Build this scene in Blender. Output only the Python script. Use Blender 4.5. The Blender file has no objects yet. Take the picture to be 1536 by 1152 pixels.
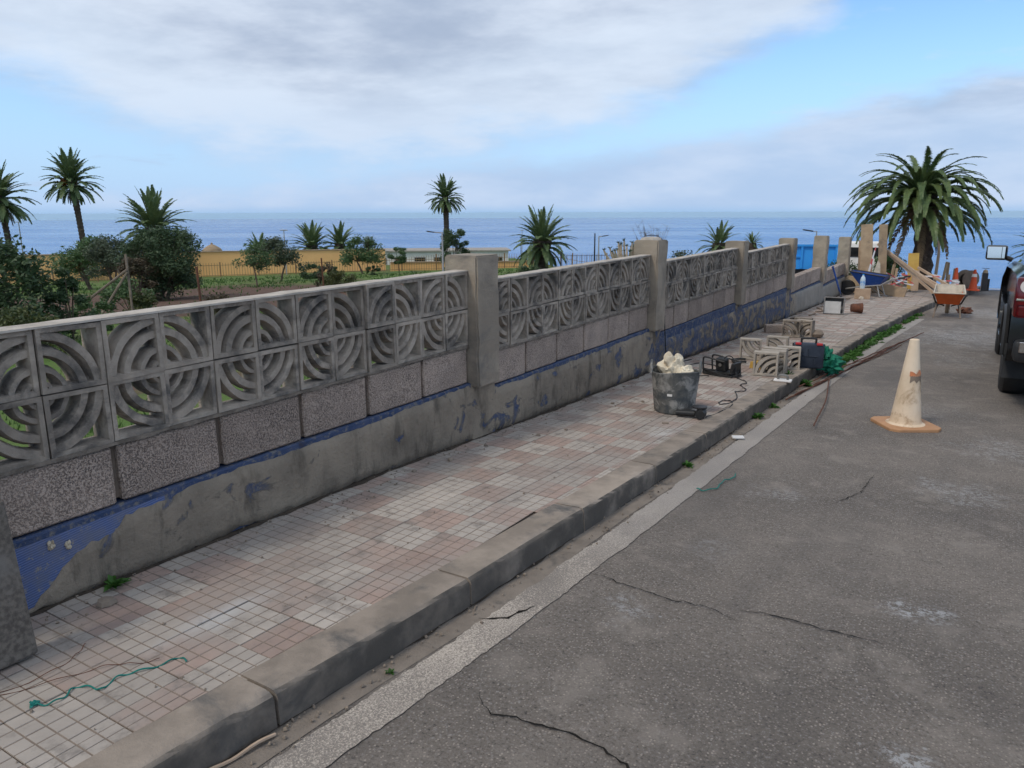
import bpy, bmesh, math, random
from mathutils import Vector, Matrix, noise as mn

R = math.radians
random.seed(7)
scene = bpy.context.scene
COL = scene.collection

# ------------------------------------------------------------------ camera
CAM = Vector((2.8929, -4.1539, 0.3759))
YAW, PIT, ROLL = R(31.557), R(12.7566), R(-0.1511)
fw = Vector((-math.sin(YAW) * math.cos(PIT), math.cos(YAW) * math.cos(PIT), -math.sin(PIT)))
rt = Vector((math.cos(YAW), math.sin(YAW), 0))
up = rt.cross(fw)
rx = rt * math.cos(ROLL) + up * math.sin(ROLL)
ux = -rt * math.sin(ROLL) + up * math.cos(ROLL)
cd = bpy.data.cameras.new('camera')
cd.sensor_width = 36
cd.lens = 1135.04 / 1536 * 36
cd.clip_start = 0.05
cd.clip_end = 500000
cam = bpy.data.objects.new('camera', cd)
COL.objects.link(cam)
m = Matrix((rx, ux, -fw)).transposed().to_4x4()
m.translation = CAM
cam.matrix_world = m
scene.camera = cam

# ------------------------------------------------------------------ view, sun, sky
scene.view_settings.view_transform = 'Standard'
scene.view_settings.look = 'None'
scene.view_settings.gamma = 1
scene.view_settings.exposure = 0.0
scene.view_settings.use_curve_mapping = False
try:
    scene.cycles.volume_step_rate = 1
    scene.cycles.volume_max_steps = 64
    scene.cycles.volume_bounces = 0
    scene.cycles.max_bounces = 6
    scene.cycles.adaptive_threshold = 0.02
    scene.cycles.diffuse_bounces = 3
except Exception:
    pass
SUN_EL, SUN_AZ = R(52), R(-158)          # azimuth clockwise from +Y
SKY_STRENGTH = 0.1
to_sun = Vector((math.sin(SUN_AZ) * math.cos(SUN_EL), math.cos(SUN_AZ) * math.cos(SUN_EL), math.sin(SUN_EL)))
sl = bpy.data.lights.new('sun', 'SUN')
sl.energy = 1.5
sl.angle = R(11)
sl.color = (1.0, 0.93, 0.82)
so = bpy.data.objects.new('sun', sl)
so.rotation_euler = to_sun.to_track_quat('Z', 'Y').to_euler()
so.location = (0, 0, 30)
COL.objects.link(so)


class NT:
    """small helper for node trees"""
    def __init__(s, tree):
        s.t = tree
        s.n = tree.nodes
        s.l = tree.links

    def node(s, typ, **kw):
        n = s.n.new(typ)
        for k, v in kw.items():
            setattr(n, k, v)
        return n

    def put(s, sock, v):
        if isinstance(v, bpy.types.NodeSocket):
            s.l.new(v, sock)
        elif v is not None:
            sock.default_value = v

    def math(s, op, a, b=None, c=None, clamp=False):
        n = s.node('ShaderNodeMath', operation=op, use_clamp=clamp)
        s.put(n.inputs[0], a)
        if b is not None:
            s.put(n.inputs[1], b)
        if c is not None:
            s.put(n.inputs[2], c)
        return n.outputs[0]

    def vmath(s, op, a, b=None):
        n = s.node('ShaderNodeVectorMath', operation=op)
        s.put(n.inputs[0], a)
        if b is not None:
            s.put(n.inputs[1], b)
        return n.outputs['Value'] if op in ('DOT_PRODUCT', 'LENGTH', 'DISTANCE') else n.outputs[0]

    def noise(s, vec, scale, detail=4, rough=0.55, dist=0.0):
        n = s.node('ShaderNodeTexNoise')
        s.put(n.inputs['Vector'], vec)
        n.inputs['Scale'].default_value = scale
        n.inputs['Detail'].default_value = detail
        n.inputs['Roughness'].default_value = rough
        n.inputs['Distortion'].default_value = dist
        return n.outputs['Fac']

    def step(s, v, lo, hi, a=0.0, b=1.0, smooth=True):
        n = s.node('ShaderNodeMapRange')
        n.interpolation_type = 'SMOOTHSTEP' if smooth else 'LINEAR'
        n.clamp = True
        s.put(n.inputs['Value'], v)
        s.put(n.inputs['From Min'], lo)
        s.put(n.inputs['From Max'], hi)
        s.put(n.inputs['To Min'], a)
        s.put(n.inputs['To Max'], b)
        return n.outputs[0]

    def mix(s, f, a, b, blend='MIX'):
        n = s.node('ShaderNodeMix', data_type='RGBA', blend_type=blend)
        s.put(n.inputs[0], f)
        for i, v in ((6, a), (7, b)):
            if isinstance(v, tuple) and len(v) == 3:
                v = (*v, 1)
            s.put(n.inputs[i], v)
        return n.outputs[2]

    def curve(s, v, pts, lo, hi):
        """piecewise curve: v in [lo,hi] -> value in [0,1]"""
        f = s.step(v, lo, hi, smooth=False)
        n = s.node('ShaderNodeFloatCurve')
        s.put(n.inputs['Value'], f)
        c = n.mapping.curves[0]
        pp = [((x - lo) / (hi - lo), y) for x, y in pts]
        c.points[0].location = pp[0]
        c.points[1].location = pp[-1]
        for q in pp[1:-1]:
            c.points.new(*q)
        n.mapping.update()
        return n.outputs[0]

    def mapping_const(s, p, sc, rz):
        x, y = p[0] * sc[0], p[1] * sc[1]
        return (x * math.cos(rz) - y * math.sin(rz), x * math.sin(rz) + y * math.cos(rz), 0.0)

    def mapping(s, vec, scale=(1, 1, 1), loc=(0, 0, 0), rot=(0, 0, 0)):
        n = s.node('ShaderNodeMapping')
        s.put(n.inputs['Vector'], vec)
        n.inputs['Scale'].default_value = scale
        n.inputs['Location'].default_value = loc
        n.inputs['Rotation'].default_value = rot
        return n.outputs[0]


w = bpy.data.worlds.new('World')
scene.world = w
w.use_nodes = True
T = NT(w.node_tree)
T.n.clear()
out = T.node('ShaderNodeOutputWorld')
bg = T.node('ShaderNodeBackground')
bg.inputs['Strength'].default_value = SKY_STRENGTH
T.l.new(bg.outputs[0], out.inputs[0])
sky = T.node('ShaderNodeTexSky')
sky.sky_type = 'NISHITA'
sky.sun_disc = False
sky.sun_elevation = SUN_EL
sky.sun_rotation = SUN_AZ
sky.altitude = 150
sky.air_density = 1.0
sky.dust_density = 0.4
sky.ozone_density = 1.6
dirv = T.node('ShaderNodeTexCoord').outputs['Generated']
fh = (-math.sin(YAW), math.cos(YAW), 0)
sep = T.node('ShaderNodeSeparateXYZ')
T.l.new(dirv, sep.inputs[0])
dz = sep.outputs['Z']
az = T.math('ARCTAN2', T.vmath('DOT_PRODUCT', dirv, tuple(rt)), T.vmath('DOT_PRODUCT', dirv, fh))   # radians, 0 = straight ahead
den = T.math('MAXIMUM', T.math('ADD', dz, 0.10), 0.03)
comb = T.node('ShaderNodeCombineXYZ')
T.put(comb.inputs[0], T.math('DIVIDE', sep.outputs['X'], den))
T.put(comb.inputs[1], T.math('DIVIDE', sep.outputs['Y'], den))
plane = comb.outputs[0]                                   # cloud deck coordinates
n_big = T.noise(plane, 0.55, 2, 0.5)
n_mid = T.noise(plane, 1.25, 6, 0.58)
n_az = T.noise(T.mapping(dirv, scale=(1, 1, 3.2)), 5.0, 5, 0.6)
# upper cloud bank: its lower edge (sine of elevation) across azimuth
h1 = T.curve(az, [(-1.2, 0.20), (-0.60, 0.135), (-0.42, 0.075), (-0.25, 0.055), (0.0, 0.065), (0.15, 0.10), (0.25, 0.145), (0.36, 0.20), (0.48, 0.32), (1.2, 0.34)], -1.2, 1.2)
wob = T.math('MULTIPLY', T.math('SUBTRACT', n_az, 0.5), 0.16)
d1 = T.math('ADD', T.math('SUBTRACT', dz, h1), wob)
m1 = T.step(d1, -0.03, 0.06)
m1 = T.math('MULTIPLY', m1, T.step(n_big, 0.05, 0.30))
# lower cloud bank: its upper edge
h2 = T.curve(az, [(-1.2, 0.02), (-0.30, 0.03), (-0.1, 0.065), (0.10, 0.085), (0.3, 0.105), (0.45, 0.135), (0.60, 0.16), (1.2, 0.15)], -1.2, 1.2)
d2 = T.math('ADD', T.math('SUBTRACT', h2, dz), T.math('MULTIPLY', T.math('SUBTRACT', n_az, 0.5), 0.10))
m2 = T.math('MULTIPLY', T.step(d2, -0.012, 0.03), 0.92)
# stray piece of cloud, high right
m3 = T.math('MULTIPLY', T.step(n_mid, 0.56, 0.72), 0.55)
mask = T.math('MAXIMUM', T.math('MAXIMUM', m1, m2), m3)
bright = T.step(T.math('ADD', T.math('MULTIPLY', n_mid, 0.6), T.math('MULTIPLY', n_big, 0.4)), 0.36, 0.60)
c_up = T.mix(bright, (4.1, 5.0, 6.6), (7.2, 8.1, 9.5))
c_lo = T.mix(T.step(n_az, 0.35, 0.7), (4.5, 6.0, 8.4), (5.9, 7.1, 9.1))
ccol = T.mix(T.step(dz, 0.06, 0.16), c_lo, c_up)
edge = T.math('MULTIPLY', T.step(d1, 0.0, 0.05), T.step(d1, 0.05, 0.16, 1, 0))
ccol = T.mix(T.math('MULTIPLY', edge, 0.6), ccol, (7.0, 8.2, 9.8))
hazy = T.step(dz, -0.02, 0.24, 0.92, 0.0)
skyc = T.mix(1.0, sky.outputs[0], (1.36, 1.66, 1.90), 'MULTIPLY')
skyc = T.mix(hazy, skyc, (4.3, 6.3, 9.6))
col = T.mix(mask, skyc, ccol)
col = T.mix(T.step(dz, -0.004, 0.012, 0.9, 0.0), col, (3.4, 5.5, 8.4))     # dense sea air low on the horizon
T.l.new(col, bg.inputs['Color'])

# ------------------------------------------------------------------ materials


def new_mat(name):
    mt = bpy.data.materials.new(name)
    mt.use_nodes = True
    t = NT(mt.node_tree)
    b = t.n['Principled BSDF']
    return mt, t, b


def coords(t, world=False, rnd=True):
    if world:
        return t.node('ShaderNodeNewGeometry').outputs['Position']
    v = t.node('ShaderNodeTexCoord').outputs['Object']
    if rnd:
        oi = t.node('ShaderNodeObjectInfo')
        v = t.vmath('ADD', v, t.math('MULTIPLY', oi.outputs['Random'], 37.0))
    return v


def bump(t, b, h, strength=0.3, dist=0.01):
    n = t.node('ShaderNodeBump')
    n.inputs['Strength'].default_value = strength
    n.inputs['Distance'].default_value = dist
    t.put(n.inputs['Height'], h)
    t.l.new(n.outputs[0], b.inputs['Normal'])


def pm(name, c1, c2=None, scale=6.0, rough=0.75, bs=0.0, bscale=60, metal=0.0, spec=0.35, world=False, var=0.12, stain=None, stain_t=(0.55, 0.7), stain_s=2.5, detail=5, dist=0.01):
    """two-tone noise colour, optional third stain colour, per-object tint, bump"""
    mt, t, b = new_mat(name)
    v = coords(t, world)
    c2 = c2 or tuple(x * 0.8 for x in c1)
    if max(c1) - min(c1) < 0.45 * max(c1):        # mineral and dusty surfaces lean warm
        c1, c2 = [(q[0] * 1.06, q[1] * 0.985, q[2] * 0.90) for q in (c1, c2)]
    f = t.step(t.noise(v, scale, detail, 0.6), 0.32, 0.68)
    c = t.mix(f, c1, c2)
    if stain:
        c = t.mix(t.step(t.noise(t.mapping(v, loc=(3, 5, 8)), stain_s, 6, 0.65, 0.4), *stain_t), c, stain)
    if var:
        oi = t.node('ShaderNodeObjectInfo')
        k = t.step(oi.outputs['Random'], 0, 1, 1 - var, 1 + var, smooth=False)
        hs = t.node('ShaderNodeHueSaturation')
        t.put(hs.inputs['Value'], k)
        t.put(hs.inputs['Color'], c)
        c = hs.outputs[0]
    t.put(b.inputs['Base Color'], c)
    b.inputs['Roughness'].default_value = rough
    b.inputs['Metallic'].default_value = metal
    b.inputs['Specular IOR Level'].default_value = spec
    if bs:
        h = t.math('ADD', t.noise(v, bscale, 5, 0.7), t.math('MULTIPLY', t.noise(v, bscale * 0.15, 4), 0.7))
        bump(t, b, h, bs, dist)
    return mt


M = {}
M['screen'] = pm('cast_concrete', (0.40, 0.358, 0.315), (0.25, 0.225, 0.20), 9, 0.9, 0.7, 130, stain=(0.115, 0.102, 0.09), stain_t=(0.46, 0.68), stain_s=5.0, spec=0.2, dist=0.008, var=0.20)
M['loose_screen'] = pm('clean_cast_concrete', (0.40, 0.37, 0.33), (0.32, 0.295, 0.265), 8, 0.9, 0.5, 120, stain=(0.24, 0.22, 0.2), spec=0.2, dist=0.004)
M['mortar'] = pm('mortar', (0.54, 0.505, 0.465), (0.38, 0.355, 0.325), 9, 0.95, 0.8, 90, spec=0.15, dist=0.008, world=True)  # pale tone also carries the sky brightness painted along the wall top
M['pillar'] = pm('pillar_concrete', (0.37, 0.325, 0.27), (0.255, 0.225, 0.19), 3.0, 0.92, 0.6, 70, stain=(0.125, 0.115, 0.105), stain_s=1.8, stain_t=(0.48, 0.75), spec=0.2)
M['concrete'] = pm('plain_concrete', (0.36, 0.34, 0.315), (0.25, 0.235, 0.22), 7, 0.92, 0.5, 90, stain=(0.18, 0.17, 0.16), spec=0.2, world=True)
M['old_mortar'] = pm('old_mortar', (0.25, 0.222, 0.195), (0.13, 0.115, 0.10), 14, 0.95, 0.9, 60, spec=0.15, dist=0.012, world=True)
M['slab'] = pm('rough_slab', (0.17, 0.155, 0.14), (0.09, 0.082, 0.075), 60, 0.95, 0.6, 200, spec=0.2, detail=3, stain=(0.20, 0.18, 0.16), stain_t=(0.5, 0.7), dist=0.003)
M['kerb'] = pm('kerb_concrete', (0.33, 0.288, 0.25), (0.22, 0.193, 0.168), 5, 0.93, 0.6, 110, stain=(0.12, 0.11, 0.10), stain_s=3.0, stain_t=(0.5, 0.7), spec=0.2, dist=0.006, world=True)


def kerb_dark_face(mt):
    """darkens the street-side face, in blotches"""
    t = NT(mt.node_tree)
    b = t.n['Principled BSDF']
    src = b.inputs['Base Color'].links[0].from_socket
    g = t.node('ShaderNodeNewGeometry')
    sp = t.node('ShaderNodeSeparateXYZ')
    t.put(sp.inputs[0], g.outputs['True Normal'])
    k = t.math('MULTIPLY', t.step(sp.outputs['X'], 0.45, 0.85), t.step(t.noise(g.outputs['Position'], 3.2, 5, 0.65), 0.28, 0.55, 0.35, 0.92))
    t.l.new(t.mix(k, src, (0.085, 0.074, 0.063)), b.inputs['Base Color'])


kerb_dark_face(M['kerb'])
M['wood'] = pm('raw_plank', (0.46, 0.33, 0.21), (0.36, 0.25, 0.155), 4, 0.8, 0.3, 50, stain=(0.27, 0.2, 0.14))
M['wood_pale'] = pm('pale_timber', (0.50, 0.36, 0.25), (0.40, 0.28, 0.19), 5, 0.8, 0.3, 50)
M['wood_yellow'] = pm('yellow_formwork', (0.58, 0.37, 0.09), (0.5, 0.3, 0.07), 5, 0.6, 0.2, 40)
M['wood_grey'] = pm('weathered_wood', (0.26, 0.21, 0.17), (0.17, 0.14, 0.115), 5, 0.9, 0.4, 50)
M['black_rubber'] = pm('black_rubber', (0.03, 0.032, 0.035), (0.02, 0.02, 0.022), 8, 0.6, 0.2, 60)
M['tub'] = pm('dusty_black_rubber', (0.06, 0.072, 0.082), (0.15, 0.152, 0.148), 12, 0.8, 0.3, 40, stain=(0.34, 0.32, 0.29), stain_s=9, stain_t=(0.46, 0.62))
M['black_paint'] = pm('black_gloss_paint', (0.008, 0.009, 0.012), (0.01, 0.011, 0.014), 3, 0.12, spec=0.6, var=0)
M['black_plastic'] = pm('black_plastic', (0.018, 0.019, 0.021), (0.026, 0.027, 0.029), 15, 0.5, 0.15, 150, var=0)
M['case'] = pm('navy_case', (0.02, 0.026, 0.04), (0.035, 0.043, 0.06), 8, 0.5, 0.15, 60, stain=(0.11, 0.11, 0.12), stain_t=(0.6, 0.75), stain_s=9)
M['steel'] = pm('grey_steel', (0.30, 0.30, 0.30), (0.2, 0.2, 0.2), 9, 0.45, metal=0.6)
M['chrome'] = pm('bright_trim', (0.6, 0.6, 0.62), (0.55, 0.55, 0.57), 5, 0.15, metal=1.0, var=0)
M['galv'] = pm('galvanised', (0.42, 0.43, 0.44), (0.34, 0.35, 0.36), 8, 0.5, metal=0.3)
M['dark_metal'] = pm('dark_metal', (0.035, 0.04, 0.045), (0.05, 0.05, 0.055), 8, 0.5, metal=0.3)
M['rust'] = pm('rusty_iron', (0.17, 0.065, 0.035), (0.10, 0.045, 0.03), 12, 0.9, 0.4, 80)
M['red_lens'] = pm('red_lens', (0.13, 0.003, 0.005), (0.07, 0.002, 0.004), 20, 0.15, spec=0.6, var=0)
M['clear_lens'] = pm('clear_lens', (0.7, 0.68, 0.68), (0.55, 0.5, 0.5), 20, 0.15, spec=0.6, var=0)
M['orange'] = pm('orange_tray', (0.62, 0.115, 0.025), (0.5, 0.09, 0.02), 5, 0.55, 0.1, 40, stain=(0.38, 0.16, 0.08), stain_t=(0.6, 0.75))
M['cone_orange'] = pm('cone_orange', (0.72, 0.11, 0.035), (0.62, 0.09, 0.03), 6, 0.55, stain=(0.5, 0.2, 0.12), stain_t=(0.6, 0.8))
M['cone_white'] = pm('grubby_white_plastic', (0.70, 0.60, 0.48), (0.58, 0.475, 0.355), 4.5, 0.65, 0.15, 40, stain=(0.34, 0.215, 0.12), stain_s=5.0, stain_t=(0.52, 0.70))
M['cone_base'] = pm('faded_orange_base', (0.56, 0.30, 0.145), (0.46, 0.24, 0.12), 6, 0.7, 0.2, 50, stain=(0.27, 0.15, 0.085), stain_s=6)
M['blue_tray'] = pm('blue_tray', (0.015, 0.06, 0.25), (0.012, 0.045, 0.18), 6, 0.5, stain=(0.2, 0.22, 0.26), stain_t=(0.62, 0.75))
M['blue_steel'] = pm('container_blue', (0.05, 0.36, 0.85), (0.04, 0.31, 0.76), 1.5, 0.5)
M['white_paint'] = pm('white_paint', (0.78, 0.78, 0.76), (0.68, 0.68, 0.66), 2, 0.6)
M['cement_dust'] = pm('dried_cement', (0.55, 0.51, 0.44), (0.42, 0.39, 0.34), 9, 0.95, 0.7, 40)
M['sand'] = pm('sand', (0.46, 0.37, 0.26), (0.36, 0.28, 0.2), 6, 0.95, 0.8, 50)
M['ochre'] = pm('ochre_render', (0.92, 0.53, 0.215), (0.85, 0.475, 0.185), 0.6, 0.9, 0.2, 8, world=True)
M['roof_tan'] = pm('tan_roof', (0.38, 0.27, 0.17), (0.3, 0.21, 0.13), 3, 0.9)
M['glass_dark'] = pm('dark_glass', (0.015, 0.018, 0.02), (0.02, 0.022, 0.025), 3, 0.06, spec=0.8, var=0)
M['mirror'] = pm('mirror_glass', (0.75, 0.78, 0.8), (0.75, 0.78, 0.8), 3, 0.03, metal=1.0, var=0)
M['green_net'] = pm('green_netting', (0.012, 0.20, 0.115), (0.008, 0.12, 0.07), 10, 0.7, 0.5, 60)
M['string_green'] = pm('green_string', (0.01, 0.2, 0.16), (0.01, 0.15, 0.12), 10, 0.7)
M['sack'] = pm('dirty_white_sack', (0.70, 0.66, 0.55), (0.52, 0.46, 0.36), 9, 0.85, 0.5, 40, stain=(0.30, 0.24, 0.18), stain_t=(0.58, 0.72), stain_s=9)
M['white_plastic'] = pm('white_plastic', (0.72, 0.73, 0.74), (0.62, 0.63, 0.65), 6, 0.5)
M['grey_tray'] = pm('grey_mortar_tray', (0.16, 0.165, 0.175), (0.23, 0.23, 0.235), 8, 0.8, stain=(0.32, 0.32, 0.32), stain_t=(0.55, 0.7))
M['pale_tray'] = pm('cement_skin', (0.52, 0.54, 0.56), (0.42, 0.44, 0.46), 6, 0.9, 0.3, 50)
M['bottle'] = pm('clear_bottle', (0.55, 0.66, 0.75), (0.45, 0.58, 0.7), 9, 0.2)
M['bottle_label'] = pm('blue_white_label', (0.12, 0.35, 0.7), (0.65, 0.72, 0.8), 22, 0.5)
M['red'] = pm('red_paint', (0.5, 0.03, 0.03), (0.42, 0.03, 0.03), 6, 0.5)
M['trunk'] = pm('palm_trunk', (0.105, 0.075, 0.055), (0.055, 0.04, 0.032), 9, 0.95, 1.0, 14, stain=(0.17, 0.13, 0.10), stain_s=6, dist=0.06)
M['bark'] = pm('grey_bark', (0.16, 0.125, 0.095), (0.09, 0.07, 0.055), 7, 0.95, 0.8, 20, dist=0.03)
M['fruit'] = pm('orange_dates', (0.40, 0.15, 0.035), (0.28, 0.10, 0.03), 12, 0.8, 0.4, 30)
M['dead_frond'] = pm('dead_frond', (0.20, 0.135, 0.075), (0.13, 0.09, 0.055), 4, 0.85)
M['crack'] = pm('crack_dirt', (0.014, 0.013, 0.012), (0.022, 0.02, 0.018), 20, 0.98, spec=0.1, var=0)
M['foot_dirt'] = pm('foot_dirt', (0.075, 0.063, 0.052), (0.045, 0.038, 0.033), 14, 0.97, 0.6, 60, spec=0.1, var=0, world=True)
M['fence_brown'] = pm('fence_brown', (0.30, 0.18, 0.085), (0.24, 0.14, 0.065), 4, 0.7)
M['faded_orange'] = pm('faded_orange', (0.72, 0.24, 0.10), (0.6, 0.3, 0.17), 14, 0.7)
M['stone'] = pm('brown_stone', (0.26, 0.22, 0.18), (0.17, 0.145, 0.125), 6, 0.95, 0.6, 30)


def leaf_mat(name, c1, c2, rough=0.55, trans=0.25):
    mt, t, b = new_mat(name)
    v = coords(t, True)
    f = t.step(t.noise(v, 2.3, 3), 0.35, 0.65)
    g = t.noise(v, 17.0, 2)
    c = t.mix(f, c1, c2)
    c = t.mix(t.step(g, 0.4, 0.7, 0, 0.5), c, tuple(min(1, x * 1.5) for x in c1))
    t.put(b.inputs['Base Color'], c)
    b.inputs['Roughness'].default_value = rough
    b.inputs['Specular IOR Level'].default_value = 0.3
    tr = t.node('ShaderNodeBsdfTranslucent')
    t.put(tr.inputs['Color'], c)
    ms = t.node('ShaderNodeMixShader')
    ms.inputs[0].default_value = trans
    t.l.new(b.outputs[0], ms.inputs[1])
    t.l.new(tr.outputs[0], ms.inputs[2])
    t.l.new(ms.outputs[0], t.n['Material Output'].inputs['Surface'])
    return mt


M['frond'] = leaf_mat('palm_leaf', (0.135, 0.178, 0.062), (0.085, 0.132, 0.05), 0.38)
M['frond_far'] = leaf_mat('palm_leaf_far', (0.14, 0.185, 0.075), (0.085, 0.13, 0.056), 0.5)
M['leaf_dark'] = leaf_mat('dark_leaf', (0.050, 0.082, 0.036), (0.080, 0.115, 0.050))
M['leaf_green'] = leaf_mat('green_leaf', (0.075, 0.125, 0.046), (0.105, 0.155, 0.062))
M['leaf_grey'] = leaf_mat('greyish_leaf', (0.075, 0.095, 0.055), (0.10, 0.115, 0.07))
M['leaf_olive'] = leaf_mat('olive_leaf', (0.095, 0.10, 0.03), (0.06, 0.08, 0.03))
M['leaf_brown'] = leaf_mat('reddish_leaf', (0.10, 0.072, 0.045), (0.07, 0.07, 0.035))
M['leaf_bright'] = leaf_mat('bright_weed_leaf', (0.07, 0.17, 0.03), (0.05, 0.12, 0.025), trans=0.35)
M['grass'] = leaf_mat('grass_blade', (0.085, 0.15, 0.035), (0.06, 0.11, 0.03), trans=0.3)
M['aloe'] = leaf_mat('dry_candelabra', (0.42, 0.34, 0.25), (0.33, 0.26, 0.19), trans=0.0)


def mat_block():
    mt, t, b = new_mat('lapilli_block')
    v = coords(t)
    vo = t.node('ShaderNodeTexVoronoi')
    t.put(vo.inputs['Vector'], v)
    vo.inputs['Scale'].default_value = 170
    pit = t.step(t.noise(v, 125, 3, 0.85), 0.47, 0.60)
    tone = t.step(t.noise(v, 3.0, 4), 0.3, 0.7)
    c = t.mix(tone, (0.60, 0.465, 0.375), (0.48, 0.375, 0.305))
    c = t.mix(t.math('MULTIPLY', pit, t.step(t.noise(v, 6, 3), 0.3, 0.7, 0.5, 0.9)), c, (0.12, 0.098, 0.088))
    c = t.mix(t.step(vo.outputs['Distance'], 0.0, 0.5, 0.45, 0), c, (0.56, 0.48, 0.43))
    oi = t.node('ShaderNodeObjectInfo')
    hs = t.node('ShaderNodeHueSaturation')
    t.put(hs.inputs['Value'], t.step(oi.outputs['Random'], 0, 1, 0.82, 1.12, smooth=False))
    t.put(hs.inputs['Color'], c)
    t.put(b.inputs['Base Color'], hs.outputs[0])
    b.inputs['Roughness'].default_value = 0.95
    b.inputs['Specular IOR Level'].default_value = 0.15
    bump(t, b, t.math('SUBTRACT', t.noise(v, 160, 3, 0.7), pit), 0.8, 0.006)
    return mt


M['block'] = mat_block()


def mat_base(name, plaster):
    """base of the wall: old blue paint under grey plaster; patches of blue show through"""
    mt, t, b = new_mat(name)
    v = coords(t, True)
    sp = t.node('ShaderNodeSeparateXYZ')
    t.put(sp.inputs[0], v)
    y = sp.outputs['Y']
    blue = t.mix(t.step(t.noise(v, 9, 4), 0.3, 0.7), (0.042, 0.066, 0.135), (0.075, 0.095, 0.165))
    blue = t.mix(t.step(t.noise(v, 26, 5, 0.7), 0.48, 0.66), blue, (0.20, 0.185, 0.17))
    blue = t.mix(t.step(t.noise(v, 5, 4), 0.60, 0.72), blue, (0.055, 0.055, 0.08))
    if plaster:
        pl = t.mix(t.step(t.noise(v, 3.5, 6, 0.65), 0.3, 0.7), (0.30, 0.243, 0.183), (0.20, 0.163, 0.125))
        pl = t.mix(t.step(t.noise(t.mapping(v, scale=(1, 1, 0.3)), 9, 5, 0.65), 0.48, 0.66, 0, 0.85), pl, (0.115, 0.094, 0.073))
        pl = t.mix(t.step(t.noise(v, 1.3, 4), 0.47, 0.66, 0, 0.7), pl, (0.34, 0.275, 0.205))
        # more blue left uncovered towards the far bays
        thr = t.curve(y, [(-4, 0.615), (0, 0.615), (0.3, 0.60), (1.6, 0.60), (3.2, 0.585), (3.7, 0.50), (6.5, 0.49), (7.2, 0.52), (10, 0.47), (10.7, 0.66), (14, 0.75)], -4, 14)
        k = t.noise(t.mapping(v, scale=(1, 1, 1.3)), 4.6, 5, 0.6, 0.6)
        msk = t.step(k, t.math('SUBTRACT', thr, 0.02), t.math('ADD', thr, 0.03))
        rim = t.math('MULTIPLY', t.step(k, t.math('SUBTRACT', thr, 0.045), t.math('SUBTRACT', thr, 0.01)), 0.55)
        pl = t.mix(rim, pl, (0.095, 0.082, 0.07))
        c = t.mix(t.math('MULTIPLY', msk, t.step(t.noise(v, 11, 4), 0.3, 0.6, 0.35, 0.9)), pl, blue)
        far = t.step(y, 10.3, 10.9)
        c = t.mix(t.math('MULTIPLY', far, 0.6), c, (0.33, 0.31, 0.28))
    else:
        c = blue
    t.put(b.inputs['Base Color'], c)
    b.inputs['Roughness'].default_value = 0.92
    b.inputs['Specular IOR Level'].default_value = 0.2
    bump(t, b, t.math('ADD', t.noise(v, 38, 5, 0.7), t.math('MULTIPLY', t.noise(v, 7, 5), 2.2)), 0.7, 0.014)
    return mt


M['base_blue'] = mat_base('blue_painted_base', False)
M['base_plaster'] = mat_base('patchy_plaster', True)


def mat_mesh():
    mt, t, b = new_mat('blue_ribbed_render')
    v = coords(t, True)
    wv = t.node('ShaderNodeTexWave')
    wv.bands_direction = 'Z'
    t.put(wv.inputs['Vector'], t.mapping(v, rot=(R(-6), 0, 0)))
    wv.inputs['Scale'].default_value = 33
    wv.inputs['Distortion'].default_value = 0.6
    f = t.step(wv.outputs['Fac'], 0.3, 0.7)
    c = t.mix(f, (0.060, 0.100, 0.24), (0.125, 0.175, 0.36))
    c = t.mix(t.step(t.noise(v, 5, 5, 0.65), 0.40, 0.70, 0, 0.65), c, (0.17, 0.165, 0.18))
    c = t.mix(t.step(t.noise(v, 30, 5, 0.7), 0.56, 0.66), c, (0.26, 0.235, 0.21))
    t.put(b.inputs['Base Color'], c)
    b.inputs['Roughness'].default_value = 0.85
    bump(t, b, wv.outputs['Fac'], 0.35, 0.002)
    return mt


M['blue_ribbed'] = mat_mesh()


def mat_tile(name, c1, c2):
    mt, t, b = new_mat(name)
    v = coords(t, True)
    oi = t.node('ShaderNodeObjectInfo')
    c = t.mix(t.step(t.noise(v, 14, 4), 0.3, 0.7), c1, c2)
    hs = t.node('ShaderNodeHueSaturation')
    t.put(hs.inputs['Value'], t.step(oi.outputs['Random'], 0, 1, 0.84, 1.10, smooth=False))
    t.put(hs.inputs['Color'], c)
    # grey dust and cement film, and a dirtier run near the wall
    film = t.step(t.noise(t.mapping(v, scale=(1, 0.7, 1)), 1.6, 6, 0.65, 0.5), 0.38, 0.64, 0.08, 0.82)
    c = t.mix(film, hs.outputs[0], (0.325, 0.28, 0.242))
    sm_ = t.vmath('DISTANCE', t.mapping(v, scale=(3.2, 1, 0), rot=(0, 0, R(10))), t.mapping_const((0.62, -2.55, 0), (3.2, 1, 0), R(10)))
    smear = t.math('MULTIPLY', t.step(t.math('ADD', sm_, t.math('MULTIPLY', t.noise(v, 9, 4), 0.35)), 0.22, 0.50, 1, 0), 0.6)
    c = t.mix(smear, c, (0.50, 0.48, 0.455))
    pale = t.step(t.noise(t.mapping(v, scale=(1, 0.55, 1), loc=(4, 1, 0)), 2.2, 6, 0.6, 0.3), 0.62, 0.72, 0, 0.65)
    c = t.mix(pale, c, (0.50, 0.465, 0.425))
    dirt = t.step(t.noise(v, 7, 6, 0.7), 0.52, 0.70, 0, 0.7)
    c = t.mix(dirt, c, (0.18, 0.155, 0.135))
    t.put(b.inputs['Base Color'], c)
    b.inputs['Roughness'].default_value = 0.9
    b.inputs['Specular IOR Level'].default_value = 0.2
    bump(t, b, t.noise(v, 120, 4, 0.7), 0.35, 0.004)
    return mt


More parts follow.
